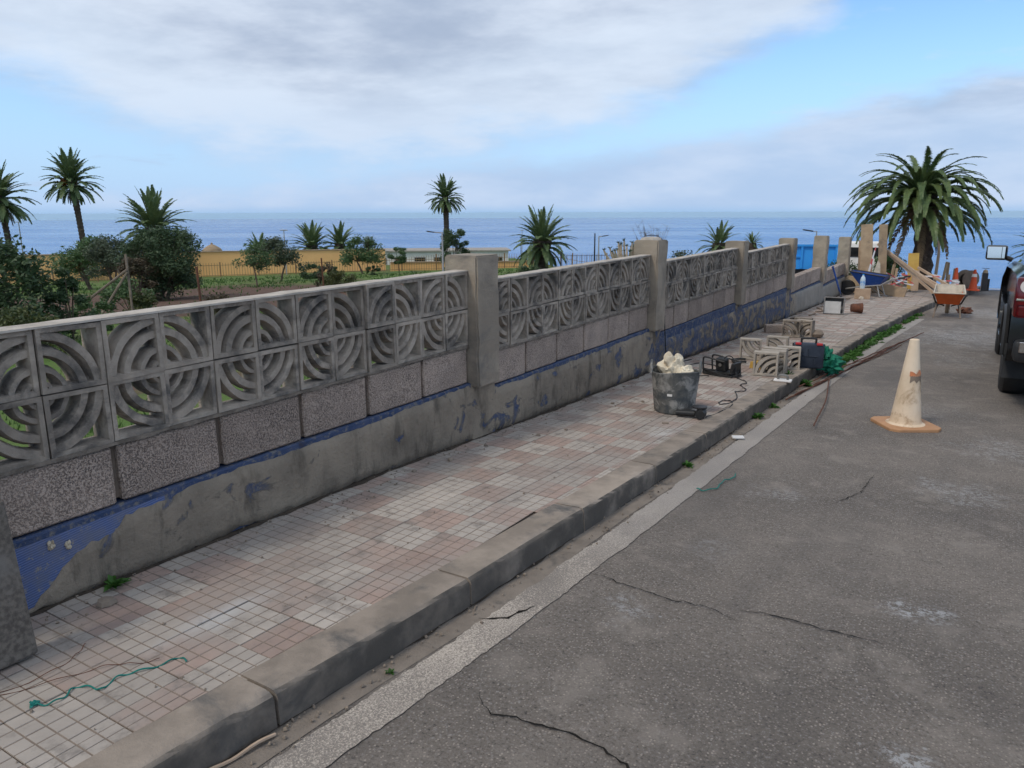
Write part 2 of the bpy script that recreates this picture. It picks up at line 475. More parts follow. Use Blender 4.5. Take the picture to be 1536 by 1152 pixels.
M['tile_cream'] = mat_tile('cream_tile', (0.465, 0.40, 0.338), (0.395, 0.34, 0.288))
M['tile_pink'] = mat_tile('pink_tile', (0.385, 0.272, 0.22), (0.33, 0.236, 0.194))
M['grout'] = pm('grout', (0.215, 0.18, 0.152), (0.165, 0.137, 0.117), 9, 0.95, world=True, var=0)
M['bedding'] = pm('tile_bedding', (0.20, 0.165, 0.14), (0.14, 0.118, 0.10), 12, 0.95, 0.4, 60, world=True)


def mat_road():
    mt, t, b = new_mat('worn_asphalt')
    v = coords(t, True)
    agg = t.noise(v, 75, 4, 0.8)
    big = t.step(t.noise(v, 0.9, 6, 0.6), 0.3, 0.7)
    c = t.mix(big, (0.235, 0.195, 0.160), (0.152, 0.127, 0.106))
    c = t.mix(t.step(agg, 0.53, 0.72), c, (0.34, 0.31, 0.285))
    c = t.mix(t.step(agg, 0.30, 0.49, 0.85, 0), c, (0.045, 0.04, 0.038))
    med = t.step(t.noise(v, 4.5, 6, 0.65, 0.4), 0.50, 0.70, 0, 0.6)
    c = t.mix(med, c, (0.31, 0.262, 0.218))
    vo = t.node('ShaderNodeTexVoronoi')
    t.put(vo.inputs['Vector'], v)
    vo.inputs['Scale'].default_value = 9
    chip = t.math('MULTIPLY', t.step(vo.outputs['Distance'], 0.03, 0.09, 1, 0), t.step(t.noise(v, 1.1, 3), 0.48, 0.6))
    c = t.mix(t.math('MULTIPLY', chip, 0.7), c, (0.42, 0.40, 0.38))
    # cement scuffs: a few worked spots with broken edges
    n1 = t.noise(v, 34, 4, 0.8)
    n2 = t.noise(v, 6, 3, 0.6)
    stv = t.node('ShaderNodeTexVoronoi')
    t.put(stv.inputs['Vector'], v)
    stv.inputs['Scale'].default_value = 95
    sc_ = t.node('ShaderNodeSeparateColor')
    t.put(sc_.inputs[0], stv.outputs['Color'])
    stone = t.math('MULTIPLY', t.step(stv.outputs['Distance'], 0.25, 0.45, 1, 0), t.step(sc_.outputs[0], 0.45, 0.95))
    c = t.mix(t.math('MULTIPLY', stone, 0.85), c, (0.40, 0.335, 0.28))
    c = t.mix(t.math('MULTIPLY', t.step(t.noise(t.mapping(v, scale=(1.6, 0.35, 1)), 1.3, 4), 0.5, 0.68), 0.35), c, (0.10, 0.088, 0.08))
    for (px, py, r, k) in ((1.78, -1.47, 0.20, 0.55), (2.82, -0.86, 0.17, 0.9), (2.87, -1.90, 0.13, 0.8), (1.9, -0.7, 0.22, 0.3), (1.97, 0.39, 0.25, 0.35), (2.94, 1.06, 0.4, 0.5), (3.11, 14.5, 1.1, 0.6), (2.7, 9.9, 1.3, 0.6), (2.9, 7.2, 0.7, 0.35), (2.6, 3.6, 0.5, 0.25), (3.2, 2.4, 0.6, 0.4)):
        d = t.vmath('DISTANCE', t.mapping(v, scale=(1, 1 if py < 5 else 0.6, 0)), (px, py * (1 if py < 5 else 0.6), 0))
        s = t.math('MULTIPLY', t.step(t.math('ADD', d, t.math('MULTIPLY', t.math('SUBTRACT', n2, 0.5), r * 2.4)), r * 0.1, r * .8, 1, 0), t.step(n1, 0.46, 0.58))
        c = t.mix(t.math('MULTIPLY', s, k), c, (0.46, 0.445, 0.43))
    t.put(b.inputs['Base Color'], c)
    b.inputs['Roughness'].default_value = 0.85
    b.inputs['Specular IOR Level'].default_value = 0.3
    bump(t, b, t.math('ADD', agg, t.math('MULTIPLY', t.noise(v, 170, 3, 0.8), 0.5)), 0.9, 0.012)
    return mt


M['road'] = mat_road()


def mat_line():
    mt, t, b = new_mat('worn_road_paint')
    v = coords(t, True)
    agg = t.noise(v, 140, 3, 0.85)
    wear = t.noise(t.mapping(v, scale=(1, 0.5, 1)), 3.0, 5, 0.6)
    k = t.math('ADD', agg, t.math('MULTIPLY', wear, 0.55))
    c = t.mix(t.step(k, 0.64, 0.88), (0.60, 0.505, 0.41), (0.21, 0.176, 0.146))
    sp = t.node('ShaderNodeSeparateXYZ')
    t.put(sp.inputs[0], v)
    c = t.mix(t.step(sp.outputs['Y'], -1.6, 0.2, 0.12, 0.75), c, (0.30, 0.265, 0.235))
    t.put(b.inputs['Base Color'], c)
    b.inputs['Roughness'].default_value = 0.9
    bump(t, b, agg, 0.7, 0.008)
    return mt


M['line'] = mat_line()
M['gutter'] = pm('gutter_grit', (0.25, 0.22, 0.192), (0.18, 0.158, 0.138), 6, 0.95, 0.8, 110, stain=(0.13, 0.113, 0.098), stain_s=4, world=True)


def mat_terrain():
    mt, t, b = new_mat('garden_ground')
    v = coords(t, True)
    d = t.vmath('DISTANCE', v, tuple(CAM))
    nz = t.noise(v, 0.16, 5, 0.6)
    dd = t.math('ADD', d, t.math('MULTIPLY', t.math('SUBTRACT', nz, 0.5), 26.0))
    soil = t.math('MULTIPLY', t.step(dd, 19, 24), t.step(dd, 37, 43, 1, 0))
    soil = t.math('MAXIMUM', soil, t.step(t.noise(v, 0.55, 5), 0.55, 0.66))
    sp = t.node('ShaderNodeSeparateXYZ')
    t.put(sp.inputs[0], v)
    g = t.mix(t.step(t.noise(v, 1.4, 5), 0.3, 0.7), (0.095, 0.165, 0.040), (0.13, 0.16, 0.055))
    s = t.mix(t.step(t.noise(v, 2.2, 5), 0.3, 0.7), (0.155, 0.095, 0.068), (0.11, 0.072, 0.055))
    c = t.mix(soil, g, s)
    side = t.step(sp.outputs['X'], 7.5, 9)
    c = t.mix(side, c, (0.17, 0.15, 0.12))
    t.put(b.inputs['Base Color'], c)
    b.inputs['Roughness'].default_value = 0.95
    b.inputs['Specular IOR Level'].default_value = 0.1
    bump(t, b, t.noise(v, 9, 5, 0.7), 0.8, 0.08)
    return mt


M['terrain'] = mat_terrain()


SEA_R, SEA_SP = 0.23, 0.4


def mat_sea():
    mt, t, b = new_mat('sea_water')
    v = coords(t, True)
    n1 = t.noise(t.mapping(v, scale=(0.0008, 0.0022, 1)), 1.0, 5, 0.6)
    c = t.mix(t.step(n1, 0.35, 0.65), (0.030, 0.165, 0.42), (0.037, 0.18, 0.455))
    t.put(b.inputs['Base Color'], c)
    n2 = t.noise(t.mapping(v, scale=(0.0004, 0.0014, 1), rot=(0, 0, R(25))), 1.0, 4, 0.6)
    t.put(b.inputs['Roughness'], t.step(n2, 0.35, 0.65, SEA_R - 0.05, SEA_R + 0.07))
    b.inputs['IOR'].default_value = 1.33
    b.inputs['Specular IOR Level'].default_value = SEA_SP
    bump(t, b, t.noise(t.mapping(v, scale=(0.02, 0.05, 1)), 1.0, 6, 0.7), 0.6, 6.0)
    return mt


M['sea'] = mat_sea()


def mat_tape():
    mt, t, b = new_mat('red_white_tape')
    v = coords(t, False, False)
    wv = t.node('ShaderNodeTexWave')
    wv.bands_direction = 'DIAGONAL'
    t.put(wv.inputs['Vector'], v)
    wv.inputs['Scale'].default_value = 1.6
    t.put(b.inputs['Base Color'], t.mix(t.step(wv.outputs['Fac'], 0.62, 0.7), (0.72, 0.68, 0.67), (0.58, 0.10, 0.10)))
    b.inputs['Roughness'].default_value = 0.6
    return mt


M['tape'] = mat_tape()

# ------------------------------------------------------------------ object helpers


def tag(o, label=None, cat=None, group=None, kind=None):
    if label:
        o['label'] = label
    if cat:
        o['category'] = cat
    if group:
        o['group'] = group
    if kind:
        o['kind'] = kind
    return o


def thing(name, label, cat, loc=(0, 0, 0), rotz=0.0, group=None, rot=None):
    o = bpy.data.objects.new(name, None)
    o.empty_display_size = 0.2
    o.location = loc
    o.rotation_euler = rot if rot else (0, 0, rotz)
    COL.objects.link(o)
    return tag(o, label, cat, group)


class MB:
    def __init__(s):
        s.v, s.f = [], []

    def add(s, vs, fs):
        k = len(s.v)
        s.v += [tuple(q) for q in vs]
        s.f += [tuple(i + k for i in f) for f in fs]
        return s

    def box(s, c, size, rot=None, taper=1.0):
        hx, hy, hz = size[0] / 2, size[1] / 2, size[2] / 2
        mt = rot if rot else Matrix.Identity(3)
        vs = []
        for z, k in ((-hz, 1), (hz, taper)):
            for x, y in ((-hx, -hy), (hx, -hy), (hx, hy), (-hx, hy)):
                vs.append(Vector(c) + mt @ Vector((x * k, y * k, z)))
        return s.add(vs, [(3, 2, 1, 0), (4, 5, 6, 7), (0, 1, 5, 4), (1, 2, 6, 5), (2, 3, 7, 6), (3, 0, 4, 7)])

    def rbox(s, c, size, b=0.01, rot=None):
        """box with chamfered edges"""
        bm = bmesh.new()
        bmesh.ops.create_cube(bm, size=1)
        for q in bm.verts:
            q.co = Vector((q.co.x * size[0], q.co.y * size[1], q.co.z * size[2]))
        bmesh.ops.bevel(bm, geom=bm.edges[:], offset=b, segments=2, profile=0.5, affect='EDGES')
        mt = rot if rot else Matrix.Identity(3)
        bm.verts.index_update()
        s.add([Vector(c) + mt @ q.co for q in bm.verts], [[q.index for q in f.verts] for f in bm.faces])
        bm.free()
        return s

    def tube(s, pts, r, n=8, cap=True):
        pts = [Vector(p) for p in pts]
        rs = r if isinstance(r, (list, tuple)) else [r] * len(pts)
        ref = None
        rings = []
        for i, p in enumerate(pts):
            d = (pts[min(i + 1, len(pts) - 1)] - pts[max(i - 1, 0)]).normalized()
            if ref is None:
                ref = d.orthogonal().normalized()
            a = (ref - d * ref.dot(d))
            a = a.normalized() if a.length > 1e-6 else d.orthogonal().normalized()
            ref = a
            bb = d.cross(a)
            rings.append([p + (a * math.cos(2 * math.pi * k / n) + bb * math.sin(2 * math.pi * k / n)) * rs[i] for k in range(n)])
        vs = [q for rg in rings for q in rg]
        fs = []
        for i in range(len(pts) - 1):
            for k in range(n):
                fs.append((i * n + k, i * n + (k + 1) % n, (i + 1) * n + (k + 1) % n, (i + 1) * n + k))
        if cap:
            fs.append(tuple(reversed(range(n))))
            fs.append(tuple((len(pts) - 1) * n + k for k in range(n)))
        return s.add(vs, fs)

    def lathe(s, prof, n=20, c=(0, 0, 0), axis='Z', wob=0.0, seed=0):
        vs, fs = [], []
        for j, (r, z) in enumerate(prof):
            for k in range(n):
                a = 2 * math.pi * k / n
                rr = r * (1 + (wob * mn.noise(Vector((math.cos(a) * 2, math.sin(a) * 2, z * 9 + seed * 7.3))) if wob else 0))
                x, y = rr * math.cos(a), rr * math.sin(a)
                q = (x, y, z) if axis == 'Z' else ((z, x, y) if axis == 'X' else (x, z, y))
                vs.append(Vector(c) + Vector(q))
        for j in range(len(prof) - 1):
            for k in range(n):
                fs.append((j * n + k, j * n + (k + 1) % n, (j + 1) * n + (k + 1) % n, (j + 1) * n + k))
        if prof[0][0] > 1e-5:
            fs.append(tuple(reversed(range(n))))
        if prof[-1][0] > 1e-5:
            fs.append(tuple((len(prof) - 1) * n + k for k in range(n)))
        return s.add(vs, fs)

    def prism(s, poly, a0, a1, axis='X'):
        """polygon in the other two axes, extruded from a0 to a1"""
        n = len(poly)

        def P(a, u, v):
            return (a, u, v) if axis == 'X' else ((u, a, v) if axis == 'Y' else (u, v, a))
        vs = [P(a0, *q) for q in poly] + [P(a1, *q) for q in poly]
        fs = [tuple(range(n)), tuple(reversed(range(n, 2 * n)))]
        fs += [(i, n + i, n + (i + 1) % n, (i + 1) % n) for i in range(n)]
        return s.add(vs, fs)

    def build(s, name, mat, parent=None, smooth=False, bevel=0.0, loc=None, rot=None):
        me = bpy.data.meshes.new(name)
        me.from_pydata(s.v, [], s.f)
        bm = bmesh.new()
        bm.from_mesh(me)
        bmesh.ops.recalc_face_normals(bm, faces=bm.faces[:])
        if bevel:
            ed = [e for e in bm.edges if len(e.link_faces) == 2 and e.calc_face_angle(0) > 0.6]
            bmesh.ops.bevel(bm, geom=ed, offset=bevel, segments=2, profile=0.6, affect='EDGES', clamp_overlap=True)
        bm.to_mesh(me)
        bm.free()
        me.materials.append(M[mat] if isinstance(mat, str) else mat)
        if smooth:
            for p in me.polygons:
                p.use_smooth = True
            try:
                me.set_sharp_from_angle(angle=R(38))
            except Exception:
                pass
        return put(name, me, parent, loc, rot)


def put(name, me, parent=None, loc=None, rot=None, scale=None):
    o = bpy.data.objects.new(name, me)
    if loc is not None:
        o.location = loc
    if rot is not None:
        o.rotation_euler = rot
    if scale is not None:
        o.scale = scale
    if parent is not None:
        o.parent = parent
    COL.objects.link(o)
    return o


def raw(name, v, f, mat, parent=None, smooth=False, mats=None, idx=None):
    me = bpy.data.meshes.new(name)
    me.from_pydata(v, [], f)
    for q in (mats or [mat]):
        me.materials.append(M[q])
    if idx:
        me.polygons.foreach_set('material_index', idx)
    if smooth:
        me.polygons.foreach_set('use_smooth', [True] * len(f))
    return put(name, me, parent)


def interp(x, xs, ys):
    if x <= xs[0]:
        return ys[0] + (ys[1] - ys[0]) / (xs[1] - xs[0]) * (x - xs[0])
    for i in range(len(xs) - 1):
        if x <= xs[i + 1]:
            return ys[i] + (ys[i + 1] - ys[i]) * (x - xs[i]) / (xs[i + 1] - xs[i])
    return ys[-1] + (ys[-1] - ys[-2]) / (xs[-1] - xs[-2]) * (x - xs[-1])


ZY = [-6, -2.9, -2.2, -1, .29, 1.45, 3.58, 6.6, 10.6, 14, 18.3, 21.5, 23, 26]
ZZ = [-1.02, -1.08, -1.10, -1.12, -1.175, -1.22, -1.29, -1.39, -1.5, -1.58, -1.66, -1.72, -1.82, -2.3]


def Zp(y):                       # pavement height along the street
    return interp(y, ZY, ZZ)


def Zr(y):                       # road height
    return Zp(y) - 0.12


KY = [-6, -3.1, -1.8, -.8, 1.7, 4, 8.5, 13, 15, 18, 21, 24]
KX = [1.08, 1.15, 1.24, 1.29, 1.34, 1.40, 1.55, 1.85, 2.07, 2.45, 2.96, 3.6]


def Kx(y):                       # outer edge of the kerb
    return interp(y, KY, KX)


def clamp01(t):
    return max(0.0, min(1.0, t))


def smooth01(t):
    t = clamp01(t)
    return t * t * (3 - 2 * t)


SEA_Z = -140.0


def Zg(x, y):                    # ground of the garden and the hillside
    if x < 0:
        z = -1.30 - 0.045 * min(-x, 90) - 0.027 * max(y, -5)
    else:
        z = Zp(y) - 0.22
    edge = 21.5 + 24 * smooth01((1.0 - x) / 3.5) + 75 * smooth01(((2.9 - x) / max(y + 4.2, 1.0) - 0.52) / 0.12)
    d = y - edge
    far = max(d, (-x) - 130, 0)
    if far > 0:
        z -= 0.17 * far * smooth01(far / 6)
    if x > 60:
        z -= 0.1 * (x - 60)
    z += 0.05 * mn.noise(Vector((x * 0.35, y * 0.35, 0))) if x < -1 else 0
    return max(z, SEA_Z - 6)


# ------------------------------------------------------------------ setting: terrain, sea, road, pavement, kerb
def axis_vals(lo, hi, fine_lo, fine_hi, step, grow=1.22):
    a = []
    q = fine_lo
    while q < fine_hi:
        a.append(q)
        q += step
    s = step
    while q < hi:
        a.append(q)
        s *= grow
        q += s
    a.append(hi)
    q, s = fine_lo, step
    b = []
    while q > lo:
        s *= grow
        q -= s
        b.append(max(q, lo))
    return list(reversed(b)) + a


xs = axis_vals(-2600, 2600, -60, 0.0, 1.0)
ys_ = axis_vals(-80, 2600, -6, 60, 1.0)
i0 = min(range(len(xs)), key=lambda i: abs(xs[i]))
xs[i0] = -0.1
tv = [(x, y, Zg(x, y)) for y in ys_ for x in xs]
nx = len(xs)
tf = [(j * nx + i, j * nx + i + 1, (j + 1) * nx + i + 1, (j + 1) * nx + i) for j in range(len(ys_) - 1) for i in range(nx - 1)]
tag(raw('terrain', tv, tf, 'terrain', smooth=True), kind='structure')

S = 62000
EARTH = 6371000.0
sv, sf = [(0, 0, SEA_Z)], []
rings = [400, 1000, 1800, 2800, 4000, 5500, 7500, 10000, 13000, 16500, 20500, 25000, 30000, 35000, 40000, 45000, 50000, 55000, 60000]
NS = 96
for r_ in rings:
    for k in range(NS):
        a = 2 * math.pi * k / NS
        sv.append((r_ * math.cos(a), r_ * math.sin(a), SEA_Z - r_ * r_ / (2 * EARTH)))
sf += [(0, 1 + k, 1 + (k + 1) % NS) for k in range(NS)]
for q in range(len(rings) - 1):
    for k in range(NS):
        a, b = 1 + q * NS + k, 1 + q * NS + (k + 1) % NS
        sf.append((a, a + NS, b + NS, b))
tag(raw('sea', sv, sf, 'sea', smooth=True), kind='structure')


def strip(name, x0, x1, ys, dz, mat, nxs=1, parent=None):
    v, f = [], []
    for y in ys:
        a, b = x0(y), x1(y)
        for k in range(nxs + 1):
            v.append((a + (b - a) * k / nxs, y, Zr(y) + dz))
    q = nxs + 1
    for j in range(len(ys) - 1):
        for k in range(nxs):
            f.append((j * q + k, j * q + k + 1, (j + 1) * q + k + 1, (j + 1) * q + k))
    return raw(name, v, f, mat, parent)


YS = [-7 + 0.5 * i for i in range(66)]
road = tag(strip('road', lambda y: Kx(y) - 0.12, lambda y: 8.6, [y for y in YS if y <= 23.6], 0, 'road', 4), kind='structure')
strip('gutter_strip', lambda y: Kx(y) - 0.1, lambda y: Kx(y) + 0.105 + 0.012 * math.sin(y * 3.1), [-6 + .2 * i for i in range(120)], 0.0025, 'gutter', 1, road)
strip('edge_line', lambda y: Kx(y) + 0.112 + 0.016 * mn.noise(Vector((5, y * 6, 0))) + 0.012 * mn.noise(Vector((5, y * 27, 0))), lambda y: Kx(y) + 0.262 + 0.010 * mn.noise(Vector((0, y * 5, 0))) + 0.008 * mn.noise(Vector((0, y * 31, 0))), [-6 + .025 * i for i in range(740)], 0.0045, 'line', 1, road)
ap = MB()
ap.add([(2.0, 22.3, -1.865), (9, 22.3, -1.865), (9, 23.4, -1.93), (2.0, 23.4, -1.93)], [(0, 1, 2, 3)])
ap.build('cross_road', 'concrete', road)


def crack(pts, w0, seed):
    rnd = random.Random(seed)
    P = []
    for (a, b) in zip(pts[:-1], pts[1:]):
        n = max(3, int(math.dist(a, b) / 0.022))
        for k in range(n):
            t = k / n
            P.append((a[0] + (b[0] - a[0]) * t + rnd.gauss(0, 0.004), a[1] + (b[1] - a[1]) * t + rnd.gauss(0, 0.004)))
    P.append(pts[-1])
    v, f = [], []
    for i, p in enumerate(P):
        a, b = P[max(i - 1, 0)], P[min(i + 1, len(P) - 1)]
        dx, dy = b[0] - a[0], b[1] - a[1]
        L = math.hypot(dx, dy) or 1
        wd = w0 * (0.35 + 0.9 * rnd.random()) * min(1, 4 * i / len(P) + .1, 4 * (len(P) - 1 - i) / len(P) + .1)
        for sgn in (-1, 1):
            x, y = p[0] - sgn * dy / L * wd, p[1] + sgn * dx / L * wd
            v.append((x, y, Zr(y) + 0.0065))
        if i:
            f.append((2 * i - 2, 2 * i - 1, 2 * i + 1, 2 * i))
    return raw('crack', v, f, 'crack', road)


crack([(1.6, -2.28), (1.70, -2.35), (1.78, -2.33), (1.98, -2.30), (2.08, -2.31), (2.17, -2.34), (2.3, -2.5)], 0.0042, 1)
crack([(1.51, -1.26), (1.60, -1.25), (1.72, -1.28), (1.94, -1.30), (2.08, -1.28), (2.23, -1.33)], 0.0032, 2)
crack([(2.20, -1.25), (2.28, -1.21), (2.40, -1.20), (2.56, -1.21), (2.76, -1.20)], 0.0036, 3)
crack([(2.30, 0.35), (2.42, 0.7), (2.45, 1.2)], 0.003, 4)
crack([(1.33, -1.86), (1.42, -1.80), (1.47, -1.66)], 0.008, 5)
# dark grime gathered at the foot of the kerb
for yy0, yy1, ww in ((-3.3, -2.5, .03), (-2.3, -0.9, .045), (-0.5, 2.3, .035), (2.5, 6.5, .05)):
    n = int((yy1 - yy0) / 0.06)
    v, f = [], []
    for i in range(n + 1):
        y = yy0 + (yy1 - yy0) * i / n
        wd = ww * .55 * (0.1 + 0.9 * abs(mn.noise(Vector((3, y * 5, 1)))) * 1.8) * min(1, 6 * i / n, 6 * (n - i) / n) + .002
        v += [(Kx(y) - 0.02, y, Zr(y) + 0.0085), (Kx(y) + wd, y, Zr(y) + 0.0065)]
        if i:
            f.append((2 * i - 2, 2 * i - 1, 2 * i + 1, 2 * i))
    raw('gutter_dirt', v, f, 'foot_dirt', road)

# pavement bedding, tiles
pav_v, pav_f = [], []
PY = [-6 + 0.5 * i for i in range(58)]
for y in PY:
    pav_v += [(-0.05 if y < 17 else -0.6, y, Zp(y) - 0.012), (Kx(y) - 0.05, y, Zp(y) - 0.012)]
pav_f = [(2 * i, 2 * i + 1, 2 * i + 3, 2 * i + 2) for i in range(len(PY) - 1)]
pavement = tag(raw('pavement', pav_v, pav_f, 'bedding'), kind='structure')

TS = 0.235


def tile_mesh(name, mat, seed):
    rnd = random.Random(seed)
    b = MB()
    n = 4
    c = TS / n
    g = 0.0032
    for i in range(n):
        for j in range(n):
            x0, y0 = -TS / 2 + i * c, -TS / 2 + j * c
            h = rnd.uniform(-0.0008, 0.0006)
            e0, e1 = g * 0.45, g * 1.05
            lo = [(x0 + e0, y0 + e0, -.004), (x0 + c - e0, y0 + e0, -.004), (x0 + c - e0, y0 + c - e0, -.004), (x0 + e0, y0 + c - e0, -.004)]
            hi = [(x0 + e1, y0 + e1, h), (x0 + c - e1, y0 + e1, h), (x0 + c - e1, y0 + c - e1, h), (x0 + e1, y0 + c - e1, h)]
            b.add(lo + hi, [(4, 5, 6, 7), (0, 1, 5, 4), (1, 2, 6, 5), (2, 3, 7, 6), (3, 0, 4, 7)])
    e = TS / 2 - 0.0012
    b.add([(-e, -e, -.0016), (e, -e, -.0016), (e, e, -.0016), (-e, e, -.0016)], [(0, 1, 2, 3)])
    me = bpy.data.meshes.new(name)
    me.from_pydata(b.v, [], b.f)
    me.materials.append(M[mat])
    me.materials.append(M['grout'])
    me.polygons[len(b.f) - 1].material_index = 1
    return me


tmesh = {0: [tile_mesh('tile', 'tile_cream', s) for s in (1, 2)], 1: [tile_mesh('tile', 'tile_pink', s) for s in (3, 4)]}
rest_v, rest_f, rest_i = [], [], []
rnd = random.Random(5)
count = 0
for r in range(-9, 90):
    y = -1.577 + TS * r
    kin = Kx(y) - 0.165
    if y > 21:
        break
    cidx = -1 if y < 17.2 else -3
    while True:
        x0 = 0.141 + TS * cidx
        if x0 > kin - 0.03:
            break
        x1 = min(x0 + TS, kin + 0.03)
        sx = (x1 - x0) / TS
        col_id = (r + cidx) % 2
        if rnd.random() < 0.04:
            col_id = 1 - col_id
        xc, z = (x0 + x1) / 2, Zp(y) + rnd.uniform(-.0015, .0015)
        sl_ = math.atan((Zp(y + .1) - Zp(y - .1)) / .2)
        if count < 296 and y < 10.3 and x1 > 0.03:
            put('tile', rnd.choice(tmesh[col_id]), pavement, (xc, y, z), (sl_ + rnd.gauss(0, .002), rnd.gauss(0, .003), 0), (sx, 1, 1))
            count += 1
        else:
            k = len(rest_v)
            e = TS / 2 - 0.003
            ex = (x1 - x0) / 2 - 0.003
            for (a, b_) in ((-ex, -e), (ex, -e), (ex, e), (-ex, e)):
                rest_v.append((xc + a, y + b_, Zp(y + b_) + (z - Zp(y))))
            rest_f.append((k, k + 1, k + 2, k + 3))
            rest_i.append(col_id)
        cidx += 1
tag(raw('far_tiles', rest_v, rest_f, None, pavement, mats=['tile_cream', 'tile_pink'], idx=rest_i), kind='stuff')

# dirt gathered along the foot of the wall
v, f = [], []
for i in range(330):
    y = -3.6 + 0.06 * i
    wd = 0.03 + 0.045 * abs(mn.noise(Vector((8, y * 2.2, 1)))) + 0.03 * abs(mn.noise(Vector((8, y * 11, 4))))
    v += [(0.0, y, Zp(y) + 0.006), (wd * .6, y, Zp(y) + 0.0055), (wd, y, Zp(y) + 0.002)]
    if i:
        k = 3 * (i - 1)
        f += [(k, k + 1, k + 4, k + 3), (k + 1, k + 2, k + 5, k + 4)]
raw('wall_foot_dirt', v, f, 'foot_dirt', pavement)
rnd = random.Random(91)
gr_ = MB()
for i in range(900):
    y = rnd.uniform(-3.4, 9)
    x = min(abs(rnd.gauss(0.02, .11)), .8) if i % 4 else rnd.uniform(.05, 1.0)
    q = rnd.uniform(.002, .0075)
    gr_.box((x, y, Zp(y) + .001 + q * .4), (q * rnd.uniform(.8, 2), q * rnd.uniform(.8, 2), q), Matrix.Rotation(rnd.random() * 3, 3, 'Z') @ Matrix.Rotation(rnd.gauss(0, .4), 3, 'X'), .6)
for i in range(700):
    y = rnd.uniform(-3.2, 12)
    x = Kx(y) + abs(rnd.gauss(0, .06)) + .004
    q = rnd.uniform(.002, .008)
    gr_.box((x, y, Zr(y) + .008 + q * .4), (q * rnd.uniform(.8, 2), q * rnd.uniform(.8, 2), q), Matrix.Rotation(rnd.random() * 3, 3, 'Z') @ Matrix.Rotation(rnd.gauss(0, .4), 3, 'X'), .6)
tag(gr_.build('grit', 'stone', pavement), kind='stuff')

# kerb stones
kerb = tag(bpy.data.objects.new('kerb', None), kind='structure')
COL.objects.link(kerb)
y0 = -4.70
while y0 < 21.0:
    y1 = y0 + 0.968
    L = 22
    prof = [(-0.17, -0.16), (-0.17, 0.006), (-0.04, 0.008), (-0.017, 0.004), (-0.006, -0.007), (-0.002, -0.022), (0.004, -0.16)]
    v, f = [], []
    q = len(prof)
    for j in range(L + 1):
        y = y0 + 0.006 + (y1 - y0 - 0.012) * j / L
        for (px, pz) in prof:
            jit = 0.004 * mn.noise(Vector((px * 30, y * 7, pz * 30))) + 0.004 * mn.noise(Vector((px * 60, y * 26, pz * 60)))
            v.append((Kx(y) + px + jit, y, Zp(y) + pz + (jit if pz > -.1 else 0)))
    for j in range(L):
        for k in range(q - 1):
            f.append((j * q + k, (j + 1) * q + k, (j + 1) * q + k + 1, j * q + k + 1))
    f.append(tuple(range(q)))
    f.append(tuple(reversed(range(L * q, L * q + q))))
    b = MB()
    b.add(v, f)
    b.build('kerb_stone', 'kerb', kerb, smooth=True)
    y0 = y1

# ------------------------------------------------------------------ the wall
WZ = -1.2
wall = thing('screen_block_wall', 'long grey garden wall of round-patterned screen blocks over solid blocks, with pillars', 'wall', (0, 0, WZ))
BD = 0.11            # block depth


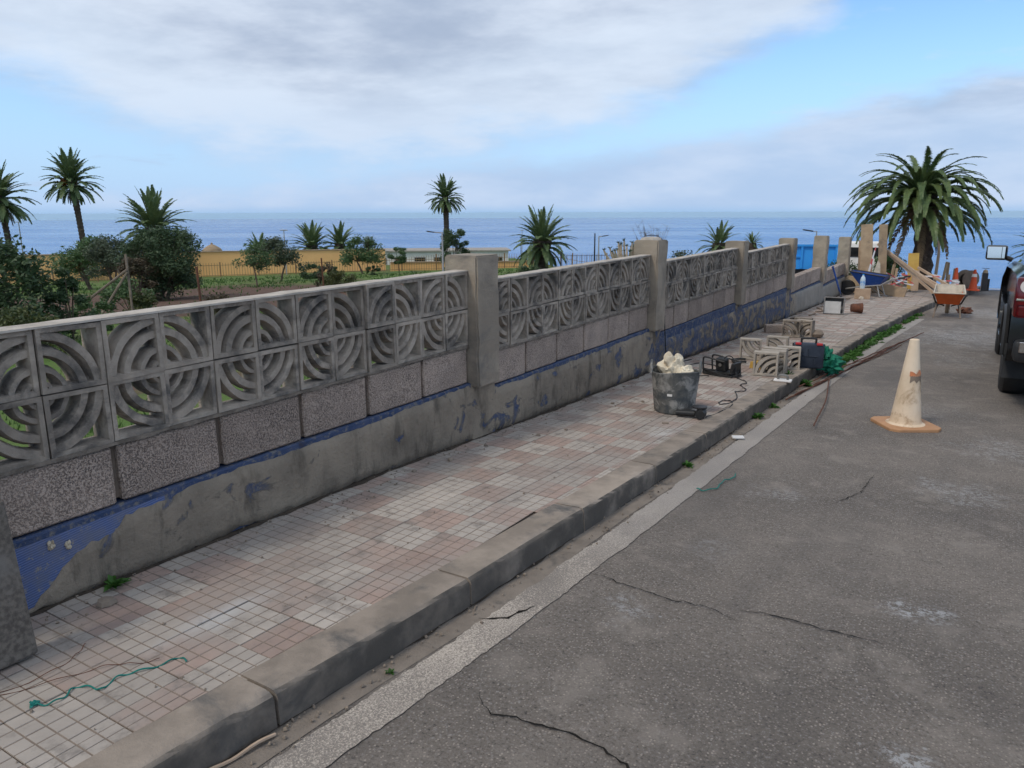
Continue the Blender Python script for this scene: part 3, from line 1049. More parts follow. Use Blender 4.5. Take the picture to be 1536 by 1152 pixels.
def screen_block_mesh(mat='screen', s=0.25, depth=BD):
    """square cast block: frame and three quarter-circle ribs round the corner at (0,0); lies in local YZ, front at x=0"""
    b = MB()
    fr = 0.0185
    g = 0.0025
    a0, a1 = g, s - g
    i0_, i1_ = a0 + fr, a1 - fr
    fl = 0.008     # frame flares towards the middle of its depth

    def ring(x, o0, o1, n0, n1):
        return [(x, o0, o0), (x, o1, o0), (x, o1, o1), (x, o0, o1), (x, n0, n0), (x, n1, n0), (x, n1, n1), (x, n0, n1)]
    front = ring(0, a0, a1, i0_, i1_)
    back = ring(-depth, a0, a1, i0_, i1_)
    mid = ring(-depth * .5, a0, a1, i0_ + fl, i1_ - fl)
    k = len(b.v)
    b.v += front + back + mid
    F = []
    for i in range(4):
        j = (i + 1) % 4
        F += [(i, j, 4 + j, 4 + i), (8 + j, 8 + i, 12 + i, 12 + j), (i, 8 + i, 8 + j, j), (4 + i, 4 + j, 20 + j, 20 + i), (20 + i, 20 + j, 12 + j, 12 + i)]
    b.f += [tuple(q + k for q in ff) for ff in F]
    for (r0, r1) in ((0.036, 0.056), (0.084, 0.108), (0.146, 0.180), (0.204, 0.240)):
        N = 9
        rings = []
        for t in range(N + 1):
            a = math.pi / 2 * t / N
            c, sn = math.cos(a), math.sin(a)
            rr = []
            for (x, r) in ((-0.010, r0 + .003), (-0.010, r1 - .003), (-depth * .5, r1 + .007), (-depth + .008, r1 - .002), (-depth + .008, r0 + .002), (-depth * .5, r0 - .007)):
                yy, zz = r * c + a0 * .0, r * sn
                yy = min(max(yy, a0 + .006), a1 - .006)
                zz = min(max(zz, a0 + .006), a1 - .006)
                rr.append((x, yy, zz))
            rings.append(rr)
        k = len(b.v)
        b.v += [q for rr in rings for q in rr]
        for t in range(N):
            for q in range(6):
                b.f.append((k + t * 6 + q, k + t * 6 + (q + 1) % 6, k + (t + 1) * 6 + (q + 1) % 6, k + (t + 1) * 6 + q))
    # recessed web joining the ribs along one side
    N = 3
    rings = []
    for t in range(N + 1):
        a = R(11) * t / N
        rings.append([(x, max(r * math.cos(a), a0 + .006), max(r * math.sin(a), a0 + .008)) for (x, r) in ((-0.034, .05), (-0.034, .222), (-depth + .02, .222), (-depth + .02, .05))])
    k = len(b.v)
    b.v += [q for rr in rings for q in rr]
    for t in range(N):
        for q in range(4):
            b.f.append((k + t * 4 + q, k + t * 4 + (q + 1) % 4, k + (t + 1) * 4 + (q + 1) % 4, k + (t + 1) * 4 + q))
    b.f += [(k, k + 1, k + 2, k + 3), (k + 4 * N + 3, k + 4 * N + 2, k + 4 * N + 1, k + 4 * N)]
    me = bpy.data.meshes.new('screen_block')
    me.from_pydata(b.v, [], b.f)
    bm = bmesh.new()
    bm.from_mesh(me)
    bmesh.ops.recalc_face_normals(bm, faces=bm.faces[:])
    bm.to_mesh(me)
    bm.free()
    me.materials.append(M[mat])
    return me




def worn(me, seed):
    """the same casting with its own chipped and uneven edges"""
    m2 = me.copy()
    for v in m2.vertices:
        q = v.co * 31.0 + Vector((seed * 3.7, 0, 0))
        v.co += Vector((mn.noise(q), mn.noise(q + Vector((9, 0, 0))), mn.noise(q + Vector((0, 9, 0))))) * 0.0035
    return m2


SB = screen_block_mesh()
SBV = [worn(SB, k) for k in range(6)]
SB2 = screen_block_mesh('loose_screen')


def solid_block_mesh(ln, h):
    bm = bmesh.new()
    bmesh.ops.create_cube(bm, size=1)
    for q in bm.verts:
        q.co = Vector((q.co.x * 0.15, q.co.y * ln, q.co.z * h))
    bmesh.ops.bevel(bm, geom=bm.edges[:], offset=0.008, segments=1, affect='EDGES')
    bmesh.ops.subdivide_edges(bm, edges=[e for e in bm.edges if e.calc_length() > .1], cuts=3, use_grid_fill=True)
    for q in bm.verts:
        d = mn.noise(q.co * 9.0) * 0.005
        q.co.x += d
        q.co.y += d * 0.6
    me = bpy.data.meshes.new('solid_block')
    bm.to_mesh(me)
    bm.free()
    me.materials.append(M['block'])
    return me


SOL = solid_block_mesh(0.474, 0.242)
PITCH = 3.29
SLP = 0.0098
bays = [(-3.5, 14, 0.0 - 3.5 * SLP, 0), (0.285, 12, -0.0805, 0), (3.575, 12, -0.1427, 0), (6.865, 12, -0.2007, 0), (10.155, 12, -0.80, 1), (13.445, 12, -0.90, 1)]
rnd = random.Random(11)
for bi, (ys0, ncol, zt, low) in enumerate(bays):
    zoff = 0 if low else -0.5
    if not low:
        for c in range(ncol):
            for row in (0, 1):
                ya = ys0 + c * 0.25
                za = zt + SLP * c * 0.25
                # circles are centred on every second joint of the middle line
                rgt = (c % 2 == 1)          # block to the right of the centre
                # corner of the arcs: upper row bottom-left/right, lower row top-left/right
                # mesh corner (0,0) with +y,+z; rotate about x
                if row == 0:
                    rot, oy, oz = (0.0, 0.0, -0.25) if rgt else (math.pi / 2, 0.25, -0.25)
                else:
                    rot, oy, oz = (-math.pi / 2, 0.0, -0.25) if rgt else (math.pi, 0.25, -0.25)
                put('screen_block', rnd.choice(SBV), wall, (rnd.uniform(-.010, .005), ya + oy, za + oz - WZ + rnd.uniform(-.002, .002)), (rot + rnd.gauss(0, .007), rnd.gauss(0, .009), rnd.gauss(0, .009)))
        # added pale strip, uneven: sky brightness on the block tops painted in
        cap = MB()
        N = ncol * 4
        vs, fs = [], []
        for i in range(N + 1):
            y = ys0 + ncol * 0.25 * i / N
            z = zt + SLP * (y - ys0) - WZ
            h = 0.006 + 0.003 * mn.noise(Vector((bi, y * 5, 0))) + 0.003 * mn.noise(Vector((bi, y * 19, 3)))
            vs += [(0.002, y, z - .004), (0.000, y, z + h * .7), (-0.012, y, z + h), (-BD + .01, y, z + h), (-BD, y, z + h * .6), (-BD, y, z - .004)]
            if i:
                k = 6 * (i - 1)
                fs += [(k + a, k + (a + 1) % 6, k + 6 + (a + 1) % 6, k + 6 + a) for a in range(6)]
        fs += [tuple(range(6)), tuple(reversed(range(6 * N, 6 * N + 6)))]
        cap.add(vs, fs)
        cap.build('skylit_top', 'mortar', wall)
        # mortar bed under the screen blocks
        bed = MB()
        N = ncol * 9
        vs, fs = [], []
        for i in range(N + 1):
            y = ys0 + ncol * 0.25 * i / N
            z = zt + SLP * (y - ys0) - 0.5 - WZ
            w_ = 0.004 + 0.009 * mn.noise(Vector((bi + 9, y * 9, 0)))
            x_ = 0.004 + 0.006 * mn.noise(Vector((bi + 3, y * 8, 0)))
            vs += [(x_, y, z + .004), (x_ + .002, y, z - w_ - .006), (-BD, y, z - w_ - .006), (-BD, y, z + .004)]
            if i:
                k = 4 * (i - 1)
                fs += [(k + a, k + (a + 1) % 4, k + 4 + (a + 1) % 4, k + 4 + a) for a in range(4)]
        bed.add(vs, fs)
        bed.build('mortar_bed', 'old_mortar', wall)
    nsol = ncol // 2
    for c in range(nsol):
        yc = ys0 + 0.25 + c * 0.5
        zc = zt + SLP * (yc - ys0) + zoff - 0.135 - WZ
        if low:
            put('solid_block', SOL, wall, (-0.078 + rnd.uniform(-.004, .004), yc, zc), (rnd.gauss(0, .004), 0, rnd.gauss(0, .004)), (1, 1, 1.12))
        else:
            put('solid_block', SOL, wall, (-0.082 + rnd.uniform(-.004, .004), yc, zc), (rnd.gauss(0, .004), 0, rnd.gauss(0, .004)))
    # dark recessed joints behind the solid blocks
    ln = ncol * 0.25
    jb = MB()
    zc = zt + zoff - 0.13 - WZ + SLP * ln / 2
    jb.box((-0.088, ys0 + ln / 2, zc), (0.11, ln, 0.235))
    jb.build('joint_mortar', 'bedding', wall)

# base: blue painted core, plaster coat with ragged edges
bv, bf = [], []
BY = [-3.8 + 0.1 * i for i in range(204)]


def base_top(y):
    for bi, (ys0, ncol, zt, low) in enumerate(bays):
        if y < ys0 + ncol * .25 + .28 or bi == 5:
            return zt + (0 if low else -0.5) - (0.285 if low else 0.262) + SLP * (max(min(y, ys0 + 3.5), ys0) - ys0)


for i, y in enumerate(BY):
    zt_ = base_top(y) - WZ
    bv += [(0.006, y, Zp(y) - .1 - WZ), (0.006, y, zt_ - .006), (-0.004, y, zt_), (-0.16, y, zt_), (-0.16, y, Zp(y) - .4 - WZ)]
    if i:
        k = 5 * (i - 1)
        bf += [(k + a, k + a + 1, k + 6 + a, k + 5 + a) for a in range(4)]
bf += [(0, 1, 2, 3, 4), tuple(len(bv) - 5 + q for q in (4, 3, 2, 1, 0))]
raw('painted_base', bv, bf, 'base_blue', wall)
PTY = [-2.93, -2.86, -2.76, -2.62, -2.44, -2.15, -1.77, -1.0, -0.02, 0.28, 0.34, 1.4, 3.2, 3.4, 3.75, 3.9, 6.5, 6.9, 10.0, 10.3, 13.3, 13.5, 17.0]
PTZ = [-1.10, -1.03, -.95, -.90, -.83, -.805, -.81, -.808, -.775, -.765, -.86, -.868, -.845, -.86, -.98, -1.0, -.99, -1.0, -1.02, -1.10, -1.10, -1.22, -1.21]
pv, pf = [], []
n = 0
y = -2.92
while y < 16.9:
    rag = 0.012 * mn.noise(Vector((1, y * 5, 2))) + 0.012 * mn.noise(Vector((1, y * 19, 5)))
    rag *= 1 + 1.4 * smooth01((-2.2 - y) / .2)
    zt_ = min(interp(y, PTY, PTZ) + rag, base_top(y) - .004) - WZ
    zb_ = Zp(y) - WZ + max(-.01, 0.040 * mn.noise(Vector((4, y * 2.3, 2))) + 0.020 * mn.noise(Vector((4, y * 13, 2))))
    zt_ = max(zt_, zb_ + .01)
    H = 6
    for k in range(H + 1):
        z = zb_ + (zt_ - zb_) * k / H
        x = 0.020 + 0.007 * mn.noise(Vector((0, y * 3.5, z * 6))) + (0.004 if 0 < k < H else -.006)
        pv.append((x, y, z))
    pv += [(0.003, y, zt_ + .003), (0.003, y, zb_ - .003)]
    if n:
        a, b = (n - 1) * (H + 3), n * (H + 3)
        for k in range(H + 1):
            pf.append((a + k, b + k, b + k + 1, a + k + 1))
        pf.append((a + H + 2, b + H + 2, b, a))
    n += 1
    y += 0.03
raw('plaster_coat', pv, pf, 'base_plaster', wall, smooth=True)
# ribbed blue patch left bare at the near end
rb = MB()
n = 14
vs = []
for i in range(n + 1):
    y = -3.7 + 1.38 * i / n
    vs += [(0.0085, y, Zp(y) - .02 - WZ), (0.0085, y, base_top(y) - .022 - .012 * (1 - i / n) - WZ)]
rb.add(vs, [(2 * i, 2 * i + 2, 2 * i + 3, 2 * i + 1) for i in range(n)])
rb.build('bare_ribbed_render', 'blue_ribbed', wall)
# torn mortar lumps and strings hanging by the bare patch
lump = MB()
for (yy, zz, s_) in ((-2.80, -.85, .012), (-2.74, -.87, .011)):
    for q in range(5):
        a = q * 1.3 + yy * 9
        lump.lathe([(0.001, -.9 * s_), (s_ * .5, -.5 * s_), (s_ * .62, 0.1 * s_), (s_ * .35, .7 * s_), (0.001, .9 * s_)], 6, (0.012, yy + .6 * s_ * math.cos(a), zz - WZ + .9 * s_ * math.sin(a * 1.7)), wob=1.3, seed=yy * 3 + q)
lump.build('mortar_lump', 'sack', wall, smooth=True)

# pillars
for i, zt in enumerate([0.100, 0.095, -0.02, -0.075, -0.12, -0.235]):
    ya = i * PITCH + 0.005
    wd = 0.275 if i < 4 else 0.26
    zb = -1.5 if i < 5 else -1.8
    zbot = base_top(ya + .1) - 0.03
    bm = bmesh.new()
    bmesh.ops.create_cube(bm, size=1)
    for q in bm.verts:
        q.co = Vector((-0.062 + q.co.x * 0.268, ya + wd / 2 + q.co.y * wd, (zt + zbot) / 2 - WZ + q.co.z * (zt - zbot)))
    bmesh.ops.bevel(bm, geom=bm.edges[:], offset=0.012, segments=2, affect='EDGES')
    long_e = [e for e in bm.edges if e.calc_length() > .3]
    bmesh.ops.subdivide_edges(bm, edges=long_e, cuts=16)
    for q in bm.verts:
        d = mn.noise(q.co * 6.5 + Vector((i * 5, 0, 0))) * 0.009 + mn.noise(q.co * 21 + Vector((i * 5, 0, 0))) * 0.004
        q.co += Vector((d, d * .7, 0))
    me = bpy.data.meshes.new('pillar')
    bm.to_mesh(me)
    bm.free()
    me.materials.append(M['pillar'])
    pil = put('pillar', me, wall)
    # plinth of plaster where the pillar meets the base
    pb = MB()
    pb.rbox((-0.05, ya + wd / 2, (zbot - 1.7) / 2 - WZ), (0.15, wd + .02, zbot + 1.7 - .004), 0.015)
    pb.build('pillar_foot', 'base_plaster', pil)
cp = MB()
cp.lathe([(0.001, .0), (0.11, .002), (0.10, .022), (0.05, .034), (0.001, .036)], 12, (-0.06, PITCH + .14, 0.094 - WZ), wob=.25)
cp.build('mortar_cap', 'mortar', wall, smooth=True)
wv_ = MB()
wv_.tube([(-.15, PITCH + .1, .09 - WZ), (-.13, PITCH + .12, .135 - WZ), (-.06, PITCH + .14, .145 - WZ), (0.0, PITCH + .16, .14 - WZ), (.06, PITCH + .17, .09 - WZ)], .004, 5)
wv_.build('wire_loop', 'dark_metal', wall)

# ------------------------------------------------------------------ palms


def frond_mesh(L, e0, droop, n, wid, lw, mat, seed):
    """one feather leaf: starts at the origin along +x at elevation e0 (rad) and arches down by droop (rad)"""
    rnd = random.Random(seed)
    pts = []
    x = z = 0.0
    N = 14
    for i in range(N + 1):
        t = i / N
        a = e0 - droop * (t ** 1.3)
        pts.append(Vector((x, 0.02 * L * math.sin(t * 3 + seed), z)))
        x += math.cos(a) * L / N
        z += math.sin(a) * L / N
    b = MB()
    b.tube(pts, [0.012 * L * (1 - 0.85 * i / N) + 0.002 for i in range(N + 1)], 4)
    for i in range(n):
        t = 0.12 + 0.88 * (i + rnd.random() * .6) / n
        q = min(t * N, N - 0.001)
        k = int(q)
        p = pts[k].lerp(pts[k + 1], q - k)
        d = (pts[k + 1] - pts[k]).normalized()
        side = Vector((0, 1, 0))
        upv = side.cross(d) * -1
        prof = wid * L * min(1.0, 0.35 + t * 2.6) * (1.0 if t < 0.62 else max(0.25, 1 - (t - 0.62) * 1.9))
        for sg in (-1, 1):
            fwd = 0.75 + 0.5 * t + rnd.gauss(0, .08)
            lift = 0.42 - 0.3 * t + rnd.gauss(0, .12)
            dr = (d * fwd + side * sg + upv * lift).normalized()
            ln = prof * rnd.uniform(.85, 1.1)
            tip = p + dr * ln + Vector((0, 0, -0.22 * ln))
            mid = p + dr * ln * .5
            wv = (d * 1.0 - dr * dr.dot(d)).normalized() * lw * L
            b.add([p + wv * .5, p - wv * .5, mid - wv, tip, mid + wv], [(0, 1, 2, 4), (4, 2, 3)])
    me = bpy.data.meshes.new('frond')
    me.from_pydata(b.v, [], b.f)
    me.materials.append(M[mat])
    return me


def frond_set(mat, n, wid, lw, seed, levels):
    return [[frond_mesh(1.0, R(e), R(d), n, wid, lw, mat, seed + 10 * i + j) for j in range(2)] for i, (e, d) in enumerate(levels)]


LV = [(70, 84), (57, 98), (45, 106), (34, 106), (20, 98), (4, 84), (-14, 62), (-34, 42)]
FS_NEAR = frond_set('frond', 96, 0.092, 0.0072, 100, LV)
FS_FAR = frond_set('frond_far', 40, 0.165, 0.015, 200, [(82, 22), (66, 38), (50, 48), (33, 56), (15, 62), (-4, 62), (-24, 52), (-46, 34)])
FS_DEAD = frond_set('dead_frond', 22, 0.11, 0.016, 300, [(-40, 40), (-62, 22)])


def palm(label, x, y, zb, zc, rad, counts, near=False, lean=(0, 0), rtr=0.28, dead=0, fruit=0, seed=0, zscale=1.0, name='palm_tree', group=None, bulge=1.0):
    """zb ground, zc height of the heart, rad frond length"""
    rnd = random.Random(seed)
    t = thing(name, label, 'palm tree', (x, y, zb), 0, group)
    H = zc - zb
    b = MB()
    n = max(6, int(H / 0.16))
    pts, rs = [], []
    for i in range(n + 1):
        k = i / n
        pts.append((lean[0] * k * k, lean[1] * k * k, H * k - 0.15 * (1 - k)))
        r = rtr * (1.15 - 0.25 * min(1, k * 3)) * (1 + 0.09 * ((i % 2) * 2 - 1))
        r *= 1 + bulge * 0.75 * smooth01((k - 0.62) / 0.22) * (1 - 0.35 * smooth01((k - .9) / .1))
        rs.append(r)
    b.tube(pts, rs, 11)
    for i in range(len(b.v)):
        q = Vector(b.v[i])
        d = mn.noise(q * 5.0 / max(rtr, .15) * .3 + Vector((seed, 0, 0))) * rtr * .16
        b.v[i] = (q.x + d, q.y - d, q.z)
    b.build('trunk', 'trunk', t, smooth=True)
    FS = FS_NEAR if near else FS_FAR
    top = Vector((lean[0], lean[1], H))
    for lv, c in enumerate(counts):
        off = rnd.random() * 6.28
        for i in range(c):
            a = off + 6.283 * (i + rnd.uniform(-.3, .3)) / c
            s_ = rad * rnd.uniform(.86, 1.08) * ((.85 if near and lv < 2 else 1) if lv < 6 else (.82 if lv == 6 else .62))
            put('frond', rnd.choice(FS[lv]), t, top + Vector((math.cos(a) * rtr * .5, math.sin(a) * rtr * .5, -0.045 * lv * rad)), (rnd.gauss(0, .08), rnd.gauss(0, .07), a), (s_, s_, s_ * zscale))
    for i in range(dead):
        a = rnd.random() * 6.283
        s_ = rad * rnd.uniform(.5, .75)
        put('dead_frond', rnd.choice(FS_DEAD[i % 2]), t, top + Vector((math.cos(a) * rtr * .8, math.sin(a) * rtr * .8, -0.30 * rad)), (0, 0, a), (s_, s_, s_))
    for i in range(fruit):
        a = -1.2 + 0.9 * i + rnd.uniform(-.2, .2) + 3.6
        fb = MB()
        c = top + Vector((math.cos(a) * rad * .22, math.sin(a) * rad * .22, -rad * .10))
        for k in range(26):
            p = c + Vector((rnd.gauss(0, .06), rnd.gauss(0, .06), rnd.gauss(0, .05))) * rad
            fb.box(p, (rad * .05,) * 3, Matrix.Rotation(rnd.random() * 3, 3, 'X'))
        fb.build('date_cluster', 'fruit', t)
    return t


palm('broad low date palm beside the pavement end, nearest and widest crown', 1.58, 19.2, -1.78, 0.92, 2.02, [10, 17, 23, 27, 27, 18, 4, 0], True, (-.25, 0), .25, 9, 0, 3, 0.97, bulge=.85)
palm('tall date palm cut off by the left edge of the photo', -73.9, 32.2, Zg(-73.9, 32.2), 2.1, 3.1, [7, 9, 11, 12, 12, 11, 9, 5], False, (-.3, -.25), .29, 8, 0, 4, bulge=.3)
palm('tall leaning date palm with orange date clusters, second from the left edge', -71.1, 37.5, Zg(-71.1, 37.5), 3.6, 2.85, [8, 10, 12, 13, 13, 11, 8, 4], False, (-.25, -.35), .30, 8, 3, 5, bulge=.25)
palm('date palm rising behind the large dark round tree', -55.4, 34.6, Zg(-55.4, 34.6), -0.6, 3.0, [8, 10, 13, 14, 14, 12, 8, 6], False, (0, 0), .5, 3, 1, 6, 1.05)
palm('small young palm peeping over the middle of the ochre wall', -69.6, 57.2, Zg(-69.6, 57.2), -4.0, 2.25, [5, 7, 8, 8, 7, 6, 0, 0], False, (0, 0), .4, 0, 0, 7)
palm('bushy palm with an orange cluster above the ochre wall, left of a pair', -65.6, 61.7, Zg(-65.6, 61.7), -3.3, 3.0, [6, 8, 9, 10, 9, 7, 4, 2], False, (0, 0), .45, 2, 1, 8)
palm('bushy dark palm above the ochre wall, right one of a pair', -65.4, 66.2, Zg(-65.4, 66.2), -3.3, 2.75, [5, 7, 9, 9, 9, 7, 4, 0], False, (0, 0), .45, 0, 0, 9)
palm('slim tall palm with round crown near the middle, above the white building', -62.3, 84.4, Zg(-62.3, 84.4), 2.75, 2.95, [6, 8, 10, 11, 11, 11, 10, 9], False, (-.2, .1), .42, 8, 0, 10, bulge=.3)
palm('full palm with drooping brown lower fronds between the first two pillars', -19.1, 35.1, Zg(-19.1, 35.1), -1.15, 1.95, [7, 9, 11, 12, 11, 10, 8, 6], False, (0, 0), .36, 12, 1, 11)
palm('low dusty palm behind the third pillar', -5.6, 24.6, Zg(-5.6, 24.6), -0.75, 0.85, [3, 5, 6, 7, 7, 6, 4, 3], False, (0, 0), .16, 10, 0, 12)
palm('stubby palm with bare stump-like trunk right of the third pillar', -2.98, 19.1, Zg(-2.98, 19.1), -0.52, 0.34, [4, 5, 7, 7, 6, 4, 0, 0], False, (0, 0), .105, 0, 0, 13, bulge=.6)
palm('palm half hidden behind the truck at the right edge', 4.62, 25.8, -3.2, -0.75, .95, [5, 6, 8, 9, 9, 8, 6, 4], False, (0, 0), .22, 6, 0, 14)
palm('small palm between the dark bush and the dark round tree, left one', -52, 26.5, Zg(-52, 26.5), -2.75, 1.3, [4, 6, 7, 7, 6, 4, 0, 0], False, (0, 0), .25, 0, 0, 15)
palm('small palm just left of the dark round tree', -48.5, 29.6, Zg(-48.5, 29.6), -2.45, 1.7, [4, 6, 8, 8, 7, 5, 0, 0], False, (0, 0), .25, 0, 0, 16)

# ------------------------------------------------------------------ trees and bushes


def leaves(b, c, r, n, size, rnd, flat=1.0):
    """a clump of leaf quads round centre c, denser at the shell"""
    for _ in range(n):
        d = Vector((rnd.gauss(0, 1), rnd.gauss(0, 1), rnd.gauss(0, 1))).normalized()
        k = rnd.random() ** 0.45
        p = Vector(c) + Vector((d.x * r * k, d.y * r * k, d.z * r * k * flat))
        u = Vector((rnd.gauss(0, 1), rnd.gauss(0, 1), rnd.gauss(0, .6))).normalized()
        v = u.cross(d + Vector((rnd.gauss(0, .5), rnd.gauss(0, .5), rnd.gauss(0, .5))))
        v = v.normalized() if v.length > 1e-3 else u.orthogonal().normalized()
        s_ = size * rnd.uniform(.6, 1.3)
        b.add([p - u * s_, p + v * s_ * .45, p + u * s_, p - v * s_ * .45], [(0, 1, 2, 3)])


def tree(name, label, cat, x, y, h, rw, mat, seed, trunk=0.3, nclump=26, nleaf=90, size=0.11, tr=0.09, shape='round', group=None, zb=None, stems=1, density=1.0):
    """crown half-width rw, total height h, trunk share of the height"""
    rnd = random.Random(seed)
    z0 = Zg(x, y) - 0.05 if zb is None else zb
    t = thing(name, label, cat, (x, y, z0), 0, group)
    ch = h * (1 - trunk)
    cz = h * trunk + ch * .5
    b = MB()
    cl = []
    for i in range(nclump):
        a = rnd.random() * 6.283
        zz = rnd.uniform(-.5, .5)
        if shape == 'round':
            rr = math.sqrt(max(0, 1 - (zz * 1.75) ** 2))
        elif shape == 'dome':
            rr = math.sqrt(max(0, 1 - ((zz + .5) * .95) ** 2))
        elif shape == 'cone':
            rr = 1.0 - (zz + .5) * .85
        else:
            rr = 0.55 + 0.45 * (zz + .5)
        k = rnd.random() ** .5
        c = Vector((math.cos(a) * rr * k * rw, math.sin(a) * rr * k * rw, cz + zz * ch))
        cl.append(c)
        leaves(b, c, rw * rnd.uniform(.22, .38), int(nleaf * density * 1.5), size * .78, rnd, .8)
    if trunk > 0.02 or tr > 0:
        w_ = MB()
        for s_ in range(stems):
            bx, by = (rnd.gauss(0, .12) * (stems > 1), rnd.gauss(0, .12) * (stems > 1))
            fx, fy = rnd.gauss(0, .15 * rw), rnd.gauss(0, .15 * rw)
            fork = Vector((fx, fy, h * max(trunk, .12) * 1.1))
            w_.tube([(bx, by, -.1), (bx * .6 + fx * .4, by * .6 + fy * .4, h * trunk * .5), fork], [tr, tr * .8, tr * .65], 7)
            for c in cl[s_::stems][:9]:
                md = fork.lerp(c, .5) + Vector((0, 0, .05 * h))
                w_.tube([fork, md, c], [tr * .45, tr * .3, tr * .1], 5)
        w_.build('trunk', 'bark', t, smooth=True)
    me = bpy.data.meshes.new('crown')
    me.from_pydata(b.v, [], b.f)
    me.materials.append(M[mat])
    put('crown', me, t)
    return t


tree('round_tree', 'large dark round tree standing alone on the lawn, on several short stems', 'tree', -22.0, 12.6, 2.42, 1.36, 'leaf_dark', 21, .16, 70, 170, .068, .08, stems=4)
tree('dark_bush', 'big nearly black bush at the left edge behind the wall', 'bush', -11.7, 2.5, 1.75, 1.05, 'leaf_dark', 22, .03, 60, 90, .065, .05, 'dome')
tree('dark_bush', 'dark leafy shoots right of the biggest bush at the left edge', 'bush', -11.2, 3.35, 1.35, .38, 'leaf_dark', 23, .05, 20, 60, .055, .03, 'dome')
tree('spreading_tree', 'spreading grey green tree on thin trunks left of the dark round tree', 'tree', -31.5, 16.3, 2.35, 1.35, 'leaf_grey', 24, .36, 34, 80, .10, .06, 'dome', stems=3)
tree('spreading_tree', 'wide low green tree right behind the leaning wooden fence props', 'tree', -35.5, 17.6, 2.5, 1.75, 'leaf_green', 25, .35, 36, 80, .11, .07, 'dome', stems=2)
tree('brown_bush', 'brownish shrub touching the left side of the dark round tree', 'bush', -21.5, 11.2, 1.55, .75, 'leaf_brown', 26, .08, 24, 80, .07, .04, 'dome', stems=3)
tree('low_bush', 'low dark green bush just above the wall, left of the brown shrub', 'bush', -15.6, 7.2, .95, .68, 'leaf_green', 27, .02, 22, 80, .06, .03, 'dome')
tree('low_bush', 'low green bush against the wall top next to the dark bush', 'bush', -12.6, 4.5, .72, .42, 'leaf_green', 28, .02, 18, 80, .05, .02, 'dome')
tree('low_bush', 'yellowish olive bush against the wall top', 'bush', -13.6, 6.3, .62, .52, 'leaf_olive', 29, .02, 20, 80, .05, .02, 'dome')
tree('low_bush', 'ragged olive brown growth behind the wall at the left edge', 'bush', -9.3, 1.55, .75, .75, 'leaf_olive', 30, .02, 26, 80, .045, .02, 'dome')
tree('low_bush', 'reddish brown flowering shrub showing over the first bay', 'bush', -11.4, 6.7, .62, .45, 'leaf_brown', 31, .02, 18, 80, .045, .02, 'dome')
tree('airy_tree', 'airy green tree on a pale trunk before the ochre wall', 'tree', -26.3, 20.3, 2.1, .95, 'leaf_green', 32, .45, 22, 60, .08, .045, 'dome')
tree('airy_tree', 'broad grey green tree right of the airy one', 'tree', -30.8, 25.7, 2.3, 1.35, 'leaf_grey', 33, .36, 34, 80, .10, .07, 'dome')
tree('round_bush', 'dark round clipped bush before the ochre wall', 'bush', -31.6, 28.9, .95, .68, 'leaf_dark', 34, .02, 24, 90, .07, .02)
tree('low_bush', 'mixed olive and green shrub rising over the first bay top', 'bush', -17.9, 17.2, .78, .75, 'leaf_olive', 35, .02, 24, 80, .06, .02, 'dome')
tree('low_bush', 'grey brown shrub behind the mixed olive one', 'bush', -19.6, 18.2, 1.05, .55, 'leaf_brown', 36, .02, 18, 80, .06, .02, 'dome')
tree('bushy_tree', 'wide bushy tree with bare upper twigs before the white building', 'tree', -34.3, 36.3, 2.45, 1.55, 'leaf_green', 37, .34, 36, 85, .11, .08, 'dome')
tree('small_tree', 'small lollipop tree on a thin stem before the slatted fence', 'tree', -32.4, 38.0, 1.75, .66, 'leaf_green', 38, .42, 22, 80, .08, .04)
tree('round_bush', 'left one of two tiny clipped bushes on the lawn', 'bush', -33.9, 33.0, .62, .42, 'leaf_dark', 39, .02, 16, 80, .06, .02)
tree('round_bush', 'right one of two tiny clipped bushes on the lawn', 'bush', -31.4, 34.2, .62, .45, 'leaf_dark', 40, .02, 16, 80, .06, .02)
tree('conical_tree', 'upright dark green tree left of the first pillar', 'tree', -26.3, 36.4, 2.75, .98, 'leaf_dark', 41, .08, 44, 90, .10, .07, 'round')
tree('low_bush', 'green shrub behind the second bay, next to the first pillar', 'bush', -10.4, 17.2, .62, .55, 'leaf_green', 42, .02, 20, 80, .06, .02, 'dome')
tree('low_bush', 'dark green shrub at the foot of the drooping palm', 'bush', -12.0, 21.3, .78, .62, 'leaf_dark', 43, .02, 20, 80, .06, .02, 'dome')
tree('low_bush', 'lighter green shrub right below the drooping palm', 'bush', -9.8, 20.3, .70, .55, 'leaf_green', 44, .02, 20, 80, .06, .02, 'dome')
tree('low_bush', 'bright green shrub right of the second pillar', 'bush', -3.4, 12.2, .95, .32, 'leaf_bright', 45, .02, 16, 80, .045, .02, 'dome')
tree('dry_shrub', 'dry grey thicket behind the third bay', 'bush', -5.4, 19.6, 1.22, .85, 'leaf_grey', 46, .02, 26, 70, .05, .03, 'dome')
tree('low_bush', 'dark low hedge clump by the blue skip', 'bush', -1.6, 27.0, .62, .75, 'leaf_dark', 47, .02, 20, 80, .06, .02, 'dome')
tree('low_bush', 'small bush left of the blue skip', 'bush', -3.75, 24.5, .85, .35, 'leaf_olive', 48, .02, 14, 80, .05, .02, 'dome')
tree('low_bush', 'green hedge behind the yellow board and palm', 'bush', 0.55, 21.2, .95, .62, 'leaf_green', 49, .02, 26, 80, .05, .02, 'dome', zb=-1.9)
tree('low_bush', 'pale yellow green shrub beside the upright planks', 'bush', 0.62, 19.6, .95, .36, 'leaf_bright', 50, .02, 18, 80, .04, .02, 'dome', zb=-1.85)
